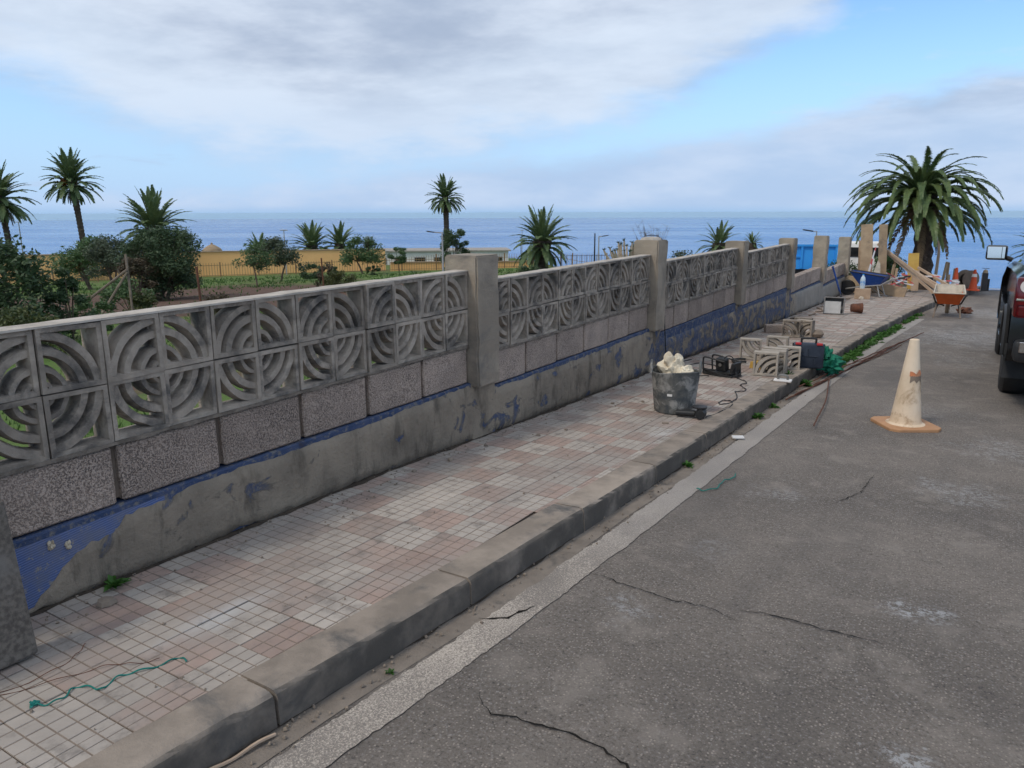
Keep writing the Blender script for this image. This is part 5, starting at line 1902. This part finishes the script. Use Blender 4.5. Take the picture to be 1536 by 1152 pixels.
ground_cable('green_string', 'short green string on the asphalt near the kerb', 'string', [(1.56, .18), (1.61, .17), (1.66, .26), (1.655, .36), (1.66, .46), (1.69, .52), (1.68, .61)], .0035, 'string_green', Zr, .012)
tag(MB().rbox((0, 0, .008), (.09, .05, .014), .004).build('paper_scrap', 'white_plastic', None, loc=(1.44, 1.55, Zr(1.55) + .012), rot=(.1, 0, .5)), 'crumpled whitish paper scrap in the gutter', 'paper')
# dry palm strip at the foot of the kerb
ground_cable('dry_strip', 'pale dry palm strip in the gutter at the bottom edge', 'debris', [(1.165, -3.05), (1.185, -2.93), (1.20, -2.80)], .006, 'wood_pale', Zr, .014)

# rebar
for i, (a, b_, r, lab) in enumerate([((1.44, 3.25), (2.0, 8.6), .007, 'long rusty bar along the kerb, lowest in the bundle'), ((1.46, 3.5), (2.10, 9.2), .007, 'long rusty bar in the middle of the kerb bundle'), ((1.42, 3.9), (2.20, 9.9), .007, 'long rusty bar reaching farthest in the kerb bundle'), ((1.52, 4.2), (2.02, 8.2), .006, 'shorter rusty bar at the kerb bundle'), ((1.48, 4.9), (1.92, 7.4), .006, 'short rusty bar nearest the kerb weeds'), ((1.89, 2.22), (1.63, 4.61), .006, 'single rusty bar slanting away from the bundle onto the road')]):
    n = 10
    P = [(a[0] + (b_[0] - a[0]) * k / n + .015 * math.sin(k * .6 + i), a[1] + (b_[1] - a[1]) * k / n) for k in range(n + 1)]
    ground_cable('rebar_rod', lab, 'rebar', P, r, 'rust', Zr, .014 + .01 * (i % 3))

# weeds
def weed(b, x, y, z, n, s_, rnd):
    for i in range(n):
        a = rnd.random() * 6.283
        l = s_ * rnd.uniform(.5, 1.1)
        e = rnd.uniform(.25, 1.2)
        d = Vector((math.cos(a) * math.cos(e), math.sin(a) * math.cos(e), math.sin(e)))
        w_ = Vector((-math.sin(a), math.cos(a), 0)) * l * .16
        p = Vector((x, y, z))
        m_ = p + d * l * .55
        tp = p + d * l + Vector((0, 0, -.25 * l))
        b.add([p, m_ + w_, tp, m_ - w_], [(0, 1, 2, 3)])


rnd = random.Random(8)
for (x, y, z, n, s_, lab, ct) in ((.07, -2.62, Zp(-2.62), 34, .075, 'green weed growing at the wall foot near the slab', 'weed'), (1.275, -1.6 - .75, Zr(-2.35), 16, .03, 'tiny weed at the kerb foot in the foreground', 'weed'), (1.355, .62, Zr(.62), 34, .06, 'small bright weed at the kerb foot level with the tub', 'weed'), (1.40, 2.35, Zr(2.35), 44, .085, 'leafy weed at the kerb foot below the grinder', 'weed'), (1.41, 2.85, Zr(2.85), 30, .07, 'weed at the kerb foot below the plaster float', 'weed'), (1.45, 4.15, Zr(4.15), 60, .12, 'larger leafy weed at the kerb foot before the bars', 'weed'), (1.30, 4.05, Zp(4.05), 14, .07, 'blades of weed on the kerb beside the loose blocks', 'weed')):
    b = MB()
    weed(b, 0, 0, 0, n, s_, rnd)
    me = bpy.data.meshes.new('weed')
    me.from_pydata(b.v, [], b.f)
    me.materials.append(M['leaf_bright'])
    tag(put('weed', me, None, (x, y, z + .004)), lab, ct)
b = MB()
for i in range(420):
    y = rnd.uniform(5.2, 13.2)
    if mn.noise(Vector((0, y * 1.3, 5))) < -.25:
        continue
    x = Kx(y) + .03 + abs(rnd.gauss(0, .05))
    weed(b, x, y, Zr(y), 7, rnd.uniform(.05, .12), rnd)
tag(raw('kerb_weeds', b.v, b.f, 'leaf_bright'), 'strip of low green weeds along the far kerb foot', 'weeds', kind='stuff')

# ------------------------------------------------------------------ traffic cones


def cone(label, x, y, h, r0, r1, base, mats, z=None, rz=0.0, group=None):
    t = thing('traffic_cone', label, 'traffic cone', (x, y, Zr(y) + .002 if z is None else z), rz, group)
    s_ = base / 2
    bb = MB()
    c_ = .06 * base / .5
    oct_ = [(-s_ + c_, -s_), (s_ - c_, -s_), (s_, -s_ + c_), (s_, s_ - c_), (s_ - c_, s_), (-s_ + c_, s_), (-s_, s_ - c_), (-s_, -s_ + c_)]
    bb.prism(oct_, 0, .028, 'Z')
    bb.build('base', mats[1], t, bevel=.006)
    bd = MB().lathe([(r0 + .035, .027), (r0 + .008, .04), (r0, .06)] + [(r0 + (r1 - r0) * k / 8, .06 + (h - .06) * k / 8) for k in range(1, 9)] + [(r1 * .75, h + .004), (r1 * .55, h - .03)], 28).build('body', mats[0], t, smooth=True)
    return t, bd


ct, cbody = cone('grubby white traffic cone with faded orange base standing on the road', 2.50, 2.80, .735, .118, .036, .43, ('cone_white', 'cone_base'), rz=R(33))
# remnants of the orange top and dark band on its side: a torn flap and a ragged strip
fl = MB()
pts = []
for i in range(9):
    a = R(-125 + 12 * i)
    for zz, dr in ((.44, .003), (.455 + .012 * math.sin(i * .9), .004), (.475 + .022 * math.sin(i * 1.3 + 1) * (1 if i > 2 else .3), .006)):
        rr = .118 + (.036 - .118) * (zz - .06) / (.675) + dr
        pts.append((math.cos(a) * rr, math.sin(a) * rr, zz))
fl.add(pts, [(3 * i + k, 3 * i + 3 + k, 3 * i + 4 + k, 3 * i + 1 + k) for i in range(8) for k in range(2)])
fl.build('orange_remnant', 'faded_orange', ct, smooth=True)
dk = MB()
pts = []
for i in range(10):
    a = R(-120 + 12 * i)
    lo = .385 + .025 * ((i * 7) % 3) / 2
    for zz in (lo, .445):
        rr = .118 + (.036 - .118) * (zz - .06) / .675 + .003
        pts.append((math.cos(a) * rr, math.sin(a) * rr, zz))
dk.add(pts, [(2 * i, 2 * i + 2, 2 * i + 3, 2 * i + 1) for i in range(9)])
dk.build('dark_band', 'wood_grey', ct, smooth=True)
c2, bd2 = cone('orange traffic cone with white collar at the far end of the road', 2.78, 19.6, .55, .10, .03, .32, ('cone_orange', 'cone_orange'), Zp(19.6))
MB().lathe([(.066, .36), (.052, .44)], 20).build('white_collar', 'white_plastic', c2)
c3, bd3 = cone('orange traffic cone half hidden behind the orange wheelbarrow', 2.36, 19.2, .60, .10, .03, .30, ('cone_orange', 'cone_orange'), Zp(19.2))
MB().lathe([(.094, .12), (.072, .30)], 20).build('white_collar', 'white_plastic', c3)

# ------------------------------------------------------------------ wheelbarrows


def wheelbarrow(label, x, y, z, rz, mat, inner, tilt=0.0):
    """wheel towards local +x, handles towards -x"""
    t = thing('wheelbarrow', label, 'wheelbarrow', (x, y, z), rz)
    top = [(-.40, -.27, .50), (.42, -.25, .60), (.42, .25, .60), (-.40, .27, .50)]
    bot = [(-.24, -.18, .27), (.16, -.17, .25), (.16, .17, .25), (-.24, .18, .27)]
    b = MB()
    b.add(bot + top, [(3, 2, 1, 0), (0, 1, 5, 4), (1, 2, 6, 5), (2, 3, 7, 6), (3, 0, 4, 7)])
    tr = b.build('tray', mat, t)
    k = .955
    b = MB()
    b.add([(q[0] * k - .002, q[1] * k, q[2] + .012) for q in bot] + [(q[0] * .985, q[1] * .985, q[2] - .002) for q in top], [(0, 1, 2, 3), (4, 5, 1, 0), (5, 6, 2, 1), (6, 7, 3, 2), (7, 4, 0, 3)])
    b.build('tray_lining', inner, tr)
    MB().tube(top + [top[0]], .014, 6).build('rim', inner if inner != mat else 'dark_metal', tr)
    for sg in (-1, 1):
        MB().tube([(.52, sg * .07, .16), (.16, sg * .16, .235), (-.30, sg * .22, .30), (-.55, sg * .27, .46), (-.80, sg * .28, .50)], .016, 7).build('frame_tube', 'dark_metal' if mat == 'orange' else 'galv', t, smooth=True)
        MB().tube([(-.82, sg * .28, .503), (-.68, sg * .278, .485)], .021, 8).build('grip', 'black_rubber', t)
        MB().tube([(-.22, sg * .20, .29), (-.30, sg * .23, .03), (-.36, sg * .235, .012)], .015, 6).build('leg', 'wood_grey' if mat == 'orange' else 'galv', t)
        MB().tube([(-.05, sg * .17, .26), (-.28, sg * .225, .08)], .011, 6).build('leg_brace', 'dark_metal', t)
    wl = MB().lathe([(.10, -.035), (.165, -.04), (.185, -.02), (.185, .02), (.165, .04), (.10, .035)], 24, (.50, 0, .187), 'Y').build('wheel', 'black_rubber' if mat != 'orange' else 'wood', t, smooth=True)
    MB().lathe([(.0, -.02), (.10, -.02), (.10, .02), (.0, .02)], 20, (.50, 0, .187), 'Y').build('rim_disc', 'steel', wl)
    return t


wheelbarrow('orange wheelbarrow with cement crusted rim on the road beside the kerb', 2.42, 13.35, Zr(13.35), R(90 + 2), 'orange', 'cement_dust')
wheelbarrow('blue wheelbarrow seen from the side on the pavement before the planks', .66, 15.95, Zp(15.95), R(172), 'blue_tray', 'blue_tray')

# block with a water bottle on it
tag(MB().rbox((0, 0, .12), (.34, .19, .24), .01).build('resting_block', 'wood_pale', None, loc=(.62, 15.15, Zp(15.15)), rot=(0, 0, .08)), 'tan block standing on the tiles before the blue wheelbarrow', 'block')
t = thing('water_bottle', 'large clear water bottle with blue label standing on the tan block', 'bottle', (.60, 15.15, Zp(15.15) + .24))
MB().lathe([(.0, 0), (.052, .0), (.056, .02), (.056, .20), (.045, .25), (.02, .29), (.018, .31)], 16).build('bottle_body', 'bottle', t, smooth=True)
MB().lathe([(.0575, .07), (.0575, .18)], 16).build('paper_label', 'bottle_label', t)
MB().lathe([(.02, .305), (.02, .33), (.0, .33)], 12).build('cap', 'blue_steel', t)
tag(crumple((0, 0, .03), .05, 4, .5, .7, 8).build('pale_stone', 'cement_dust', None, loc=(.62, 14.98, Zp(14.98))), 'pale lump at the foot of the tan block', 'stone')
# shovel with blue shaft against the wall
t = thing('blue_shovel', 'blue handled shovel leaning on the low wall near the end', 'shovel', (.33, 14.2, Zp(14.2)), rot=(0, R(-19), 0))
MB().tube([(0, 0, .18), (0, 0, .80)], .02, 8).build('shaft', 'blue_tray', t)
MB().tube([(0, -.07, .80), (0, .07, .80)], .018, 8).build('grip', 'blue_tray', t)
MB().prism([(-.10, .02), (.10, .02), (.11, .2), (0, .26), (-.11, .2)], -.006, .006, 'X').build('blade', 'dark_metal', t)

# formwork: upright planks, panels, long timbers
def board(name, label, cat, c, size, rot, mat, group=None):
    return tag(MB().rbox((0, 0, 0), size, .004).build(name, mat, None, loc=c, rot=rot), label, cat, group)


board('upright_plank', 'wide upright formwork plank, left one of two before the broad palm', 'plank', (.44, 16.75, -.80), (.27, .05, 1.75), (R(2), R(-3.5), 0), 'wood')
board('upright_plank', 'narrower upright formwork plank, right one of two before the broad palm', 'plank', (.80, 16.80, -.80), (.19, .05, 1.75), (R(2), R(-3.5), 0), 'wood')
board('side_plank', 'reddish plank edge standing behind the left upright plank', 'plank', (.27, 16.95, -1.0), (.06, .05, 1.35), (0, R(-3), 0), 'wood_pale')
board('split_plank', 'split pale plank leaning on the left upright plank', 'plank', (.50, 16.55, -1.22), (.10, .03, .55), (R(-6), R(12), 0), 'wood_pale')
tag(MB().prism([(-.10, 0), (.12, 0), (.16, .30), (.10, .72), (.04, .80), (-.04, .42), (-.02, .2)], -.012, .012, 'Y').build('broken_board', 'cement_dust', None, loc=(.66, 16.5, -1.58), rot=(R(-4), R(2), 0)), 'pale broken board leaning between the upright planks', 'board')
tag(MB().tube([(0, 0, 0), (-.04, 0, .35), (-.01, 0, .55), (.06, 0, .95)], [.022, .03, .028, .016], 4).build('barrier_tape', 'tape', None, loc=(.60, 16.45, -1.42)), 'red and white tape hanging on the upright planks', 'tape')
board('formwork_panel', 'long low formwork panel lying on edge right of the blue wheelbarrow', 'panel', (1.05, 16.35, -1.475), (.82, .05, .26), (R(-14), R(9), R(-18)), 'wood')
board('formwork_panel', 'tan panel between the wall end and the blue wheelbarrow', 'panel', (.30, 16.5, -1.40), (.55, .05, .42), (R(-18), R(4), R(6)), 'sand')
board('yellow_board', 'upright yellow formwork board before the palm trunk', 'board', (1.42, 18.0, -1.12), (.25, .04, .92), (R(-6), R(-3), R(6)), 'wood_yellow')
board('tan_board', 'tan board leaning on the lower half of the yellow board', 'board', (1.50, 17.88, -1.35), (.17, .03, .52), (R(-8), R(-2), 0), 'wood_pale')
for i, (a, b_, lab) in enumerate([((.62, 17.2, -.42), (2.12, 16.1, -1.40), 'longest slanting timber from the planks down to the orange wheelbarrow'), ((.66, 17.25, -.47), (2.06, 16.2, -1.52), 'slanting timber just below the longest one'), ((1.45, 17.3, -1.05), (2.35, 16.4, -1.48), 'short slanting timber above the right end of the stack'), ((1.50, 17.3, -1.12), (2.3, 16.3, -1.56), 'lowest short slanting timber by the wheelbarrow'), ((1.55, 17.6, -1.00), (2.45, 16.8, -1.45), 'uppermost short slanting timber behind the wheelbarrow')]):
    A, B = Vector(a), Vector(b_)
    d = B - A
    q = d.to_track_quat('X', 'Z').to_matrix()
    tag(MB().rbox((0, 0, 0), (d.length, .045, .06), .004, q).build('slanting_timber', 'wood_pale', None, loc=(A + B) / 2), lab, 'timber')
# tape, stakes and litter round the palm foot
rnd = random.Random(14)
for i, (x, y, z, s_, lab) in enumerate([(1.00, 17.2, -1.35, .26, 'tangle of red and white tape left of the yellow board'), (1.28, 17.4, -1.28, .2, 'loop of barrier tape at the left edge of the yellow board'), (1.72, 17.3, -1.18, .22, 'bunch of pinkish tape tied to the timbers'), (2.15, 17.6, -1.42, .22, 'barrier tape behind the orange wheelbarrow')]):
    pts = [(rnd.gauss(0, s_), rnd.gauss(0, s_ * .6), rnd.gauss(0, s_ * .45)) for _ in range(7)]
    P = smooth_path(pts, 5)
    vs, fs = [], []
    for k, p in enumerate(P):
        vs += [(p[0], p[1], p[2] - .018), (p[0] + .01 * math.sin(k), p[1], p[2] + .018)]
        if k:
            fs.append((2 * k - 2, 2 * k, 2 * k + 1, 2 * k - 1))
    tag(raw('barrier_tape', vs, fs, 'tape'), lab, 'tape').location = (x, y, z)
for i, (x, y, h, lab) in enumerate([(1.02, 17.9, .62, 'short wooden stake left of the yellow board'), (.88, 18.3, .7, 'short stake farthest left behind the tape'), (2.02, 19.9, .75, 'wooden stake right of the palm trunk'), (2.12, 20.2, .72, 'second wooden stake right of the palm trunk'), (1.18, 18.2, .5, 'stub of a stake at the foot of the yellow board'), (2.28, 20.4, .55, 'low stake left of the orange cones'), (2.20, 19.0, .45, 'short stake beside the half hidden cone')]):
    tag(MB().rbox((0, 0, h / 2), (.06, .05, h), .005).build('wooden_stake', 'wood', None, loc=(x, y, Zp(y) - .02), rot=(rnd.gauss(0, .04), rnd.gauss(0, .05), rnd.random())), lab, 'stake')
tag(MB().tube([(0, 0, 0), (.02, 0, .9), (-.06, 0, 1.85)], [.045, .04, .03], 8).build('wooden_pole', 'wood_pale', None, smooth=True, loc=(1.78, 21.6, -1.76)), 'tall thin wooden pole right of the broad palm', 'pole')
for i in range(10):
    x, y = rnd.uniform(.9, 2.1), rnd.uniform(17.2, 18.9)
    s_ = rnd.uniform(.04, .10)
    tag(crumple((0, 0, s_ * .4), s_, i, .5, .6, 7).build('rubble_lump', 'cement_dust', None, loc=(x, y, Zp(y))), 'grey rubble lump round the foot of the broad palm', 'rubble', 'rubble at the palm foot')
tag(crumple((0, 0, .12), .32, 21, .4, .55, 14).build('sand_heap', 'sand', None, smooth=True, loc=(.35, 17.2, Zp(17.2) - .05)), 'heap of sand behind the blue wheelbarrow', 'sand')
# cable drum, utility box, dark bin at the far end
t = thing('cable_drum', 'dark round cable drum on edge behind the orange cones', 'drum', (2.62, 20.4, Zp(20.4)), R(40))
for s_ in (-.12, .12):
    MB().lathe([(.0, -.02), (.25, -.02), (.25, .02), (.0, .02)], 26, (0, s_, .25), 'Y').build('flange', 'wood_grey', t)
MB().lathe([(.15, -.11), (.15, .11)], 20, (0, 0, .25), 'Y').build('core', 'black_rubber', t)
t = thing('meter_pillar', 'dark square utility pillar with pale cap right of the orange cone', 'utility box', (3.02, 19.9, Zp(19.9) - .02), R(10))
MB().rbox((0, 0, .24), (.13, .13, .48), .008).build('cabinet', 'dark_metal', t)
MB().lathe([(.06, .48), (.055, .54), (.02, .57), (.0, .57)], 12).build('cap', 'sand', t)
MB().box((-.068, -.02, .24), (.01, .03, .46)).build('trim', 'white_plastic', t)
MB().box((0, 0, .60), (.16, .05, .012)).build('top_plate', 'dark_metal', t)
MB().rbox((.09, .02, .16), (.07, .09, .32), .006).build('side_box', 'black_plastic', t)
tag(MB().tube([(0, 0, 0), (0, 0, .62)], .018, 6).build('thin_bollard', 'dark_metal', None, loc=(3.52, 21.4, -1.85)), 'thin dark post at the road crest left of the truck', 'post')
tag(crumple((0, 0, .05), .13, 33, .5, .5, 10).build('debris_pile', 'rust', None, loc=(2.72, 14.3, Zr(14.3))), 'small rusty debris pile behind the orange wheelbarrow', 'debris')

# ------------------------------------------------------------------ pickup truck
ty = 3.95
t = thing('pickup_truck', 'black pickup truck seen from behind, cut off by the right edge', 'truck', (4.12, ty, Zr(ty + 1.2)), 0, rot=(R(-1.6), 0, 0))
HW = .94
b = MB()
# side profile (y, z) with wheel arches
prof = [(0, .62), (0, 1.02), (.03, 1.30), (.25, 1.33), (1.9, 1.33), (3.6, 1.30), (4.1, 1.22), (5.1, 1.10), (5.32, .9), (5.34, .55), (5.0, .45), (4.78, .47)]
for k in range(9):
    a = math.pi * k / 8
    prof.append((4.32 + .46 * math.cos(a), .47 + .42 * math.sin(a)))
prof += [(3.86, .42), (1.75, .42)]
for k in range(9):
    a = math.pi * k / 8
    prof.append((1.22 + .47 * math.cos(a), .47 + .43 * math.sin(a)))
prof += [(.75, .47), (.1, .5)]
n = len(prof)
secs = [(-HW + .10, .0, 1.0), (-HW, .0, 0.0), (HW, .0, 0.0), (HW - .10, .0, 1.0)]
vs, fs = [], []
for (x, _, ins) in ((-HW + .07, 0, 1), (-HW, 0, 0), (HW, 0, 0), (HW - .07, 0, 1)):
    for (yy, zz) in prof:
        if ins:
            cy, cz = 2.67, .85
            yy = yy + (cy - yy) * .012
            zz = zz + (.035 if zz < .5 else (-.0 if zz < 1.0 else .02))
        else:
            zz = zz - (.05 if zz > 1.0 else 0)
        vs.append((x, yy, zz))
for s_ in range(3):
    for i in range(n):
        j = (i + 1) % n
        fs.append((s_ * n + i, s_ * n + j, (s_ + 1) * n + j, (s_ + 1) * n + i))
fs += [tuple(range(n)), tuple(reversed(range(3 * n, 4 * n)))]
b.add(vs, fs)
body = b.build('body', 'black_paint', t, bevel=.018, smooth=True)
b = MB()
b.add([(-HW + .15, 1.95, 1.30), (HW - .15, 1.95, 1.30), (HW - .15, 3.95, 1.27), (-HW + .15, 3.95, 1.27), (-HW + .27, 2.15, 1.80), (HW - .27, 2.15, 1.80), (HW - .27, 3.2, 1.80), (-HW + .27, 3.2, 1.80)], [(3, 2, 1, 0), (4, 5, 6, 7), (0, 1, 5, 4), (1, 2, 6, 5), (2, 3, 7, 6), (3, 0, 4, 7)])
cab = b.build('cab', 'black_paint', t, bevel=.03, smooth=True)
MB().add([(-HW + .30, 1.94, 1.38), (HW - .30, 1.94, 1.38), (HW - .36, 2.10, 1.74), (-HW + .36, 2.10, 1.74)], [(0, 1, 2, 3)]).build('rear_window', 'glass_dark', cab)
for sg in (-1, 1):
    X0, X1 = sg * (HW - .145), sg * (HW - .262)
    MB().add([(X0, 2.15, 1.36), (X0, 3.75, 1.34), (X1 + sg * .012, 3.15, 1.74), (X1 + sg * .012, 2.22, 1.74)], [(0, 1, 2, 3)]).build('side_window', 'glass_dark', cab)
    # tail light: red housing with two ring lenses
    tl = MB().rbox((sg * (HW - .10), .0, 1.09), (.20, .12, .36), .03).build('tail_light', 'red_lens', t, smooth=True)
    MB().lathe([(.028, -.004), (.058, -.004), (.058, .006), (.028, .006)], 20, (sg * (HW - .09), -.062, 1.19), 'Y').build('lens_ring', 'clear_lens', tl)
    MB().rbox((sg * (HW - .09), -.06, 1.07), (.15, .012, .02), .004).build('lens_bar', 'chrome', tl)
    MB().rbox((sg * (HW - .08), -.06, .97), (.11, .014, .11), .02).build('lens_block', 'red_lens', tl)
    # wheels
    for yy in (1.22, 4.32):
        wl = MB().lathe([(.20, -.12), (.34, -.125), (.39, -.09), (.40, 0), (.39, .09), (.34, .125), (.20, .12)], 32, (sg * (HW - .135), yy, .40), 'X').build('wheel', 'black_rubber', t, smooth=True)
        MB().lathe([(.0, -.05), (.21, -.06), (.23, -.10), (.23, .10), (.21, .06), (.0, .05)], 24, (sg * (HW - .135), yy, .40), 'X').build('wheel_rim', 'steel', wl, smooth=True)
    MB().box((sg * (HW - .14), .70, .42), (.27, .012, .34), Matrix.Rotation(-.1, 3, 'X')).build('mud_flap', 'black_rubber', t)
    # mirrors
    mr = MB().rbox((sg * (HW + .13), 3.62, 1.42), (.24, .10, .19), .03).build('wing_mirror', 'black_paint', t, smooth=True)
    MB().rbox((sg * (HW + .135), 3.565, 1.42), (.20, .012, .15), .005).build('mirror_glass', 'mirror', mr)
    MB().box((sg * (HW + .075), 3.557, 1.42), (.006, .006, .145)).build('mirror_divider', 'black_plastic', mr)
    MB().tube([(sg * (HW - .05), 3.64, 1.33), (sg * (HW + .06), 3.63, 1.37)], .03, 8).build('mirror_arm', 'black_plastic', mr)
    # arch trim
    arc = [(sg * (HW + .006), 1.22 + .49 * math.cos(math.pi * k / 12), .47 + .45 * math.sin(math.pi * k / 12)) for k in range(13)]
    MB().tube(arc, .028, 6).build('arch_trim', 'black_plastic', t, smooth=True)
MB().rbox((0, .0, 1.05), (1.46, .05, .50), .02).build('tailgate', 'black_paint', t)
MB().rbox((0, -.035, 1.18), (.28, .03, .07), .01).build('tailgate_handle', 'black_plastic', t)
bp = MB().rbox((0, -.05, .62), (1.80, .20, .20), .05).build('rear_bumper', 'black_plastic', t, smooth=True)
MB().rbox((-.78, -.155, .66), (.16, .02, .10), .008).build('bumper_corner', 'chrome', bp)
MB().rbox((0, -.16, .63), (.42, .015, .12), .004).build('number_plate', 'white_plastic', bp)
MB().box((0, .9, .46), (1.5, 1.2, .10)).build('underbody', 'black_plastic', t)

# ------------------------------------------------------------------ haze over the sea
hm = bpy.data.materials.new('sea_haze')
hm.use_nodes = True
ht = NT(hm.node_tree)
ht.n.clear()
ho = ht.node('ShaderNodeOutputMaterial')
hv = ht.node('ShaderNodeVolumePrincipled')
hv.inputs['Color'].default_value = (0.72, 0.91, 1.0, 1)
hv.inputs['Density'].default_value = 1.2e-5
hv.inputs['Anisotropy'].default_value = 0.0
ht.l.new(hv.outputs[0], ho.inputs['Volume'])
M['haze'] = hm
HB = SEA_Z - 60000 ** 2 / (2 * EARTH) - 2
hz = MB().box((0, 0, (HB + 9) / 2), (2 * S, 2 * S, 9 - HB))
tag(hz.build('haze', 'haze'), kind='stuff')
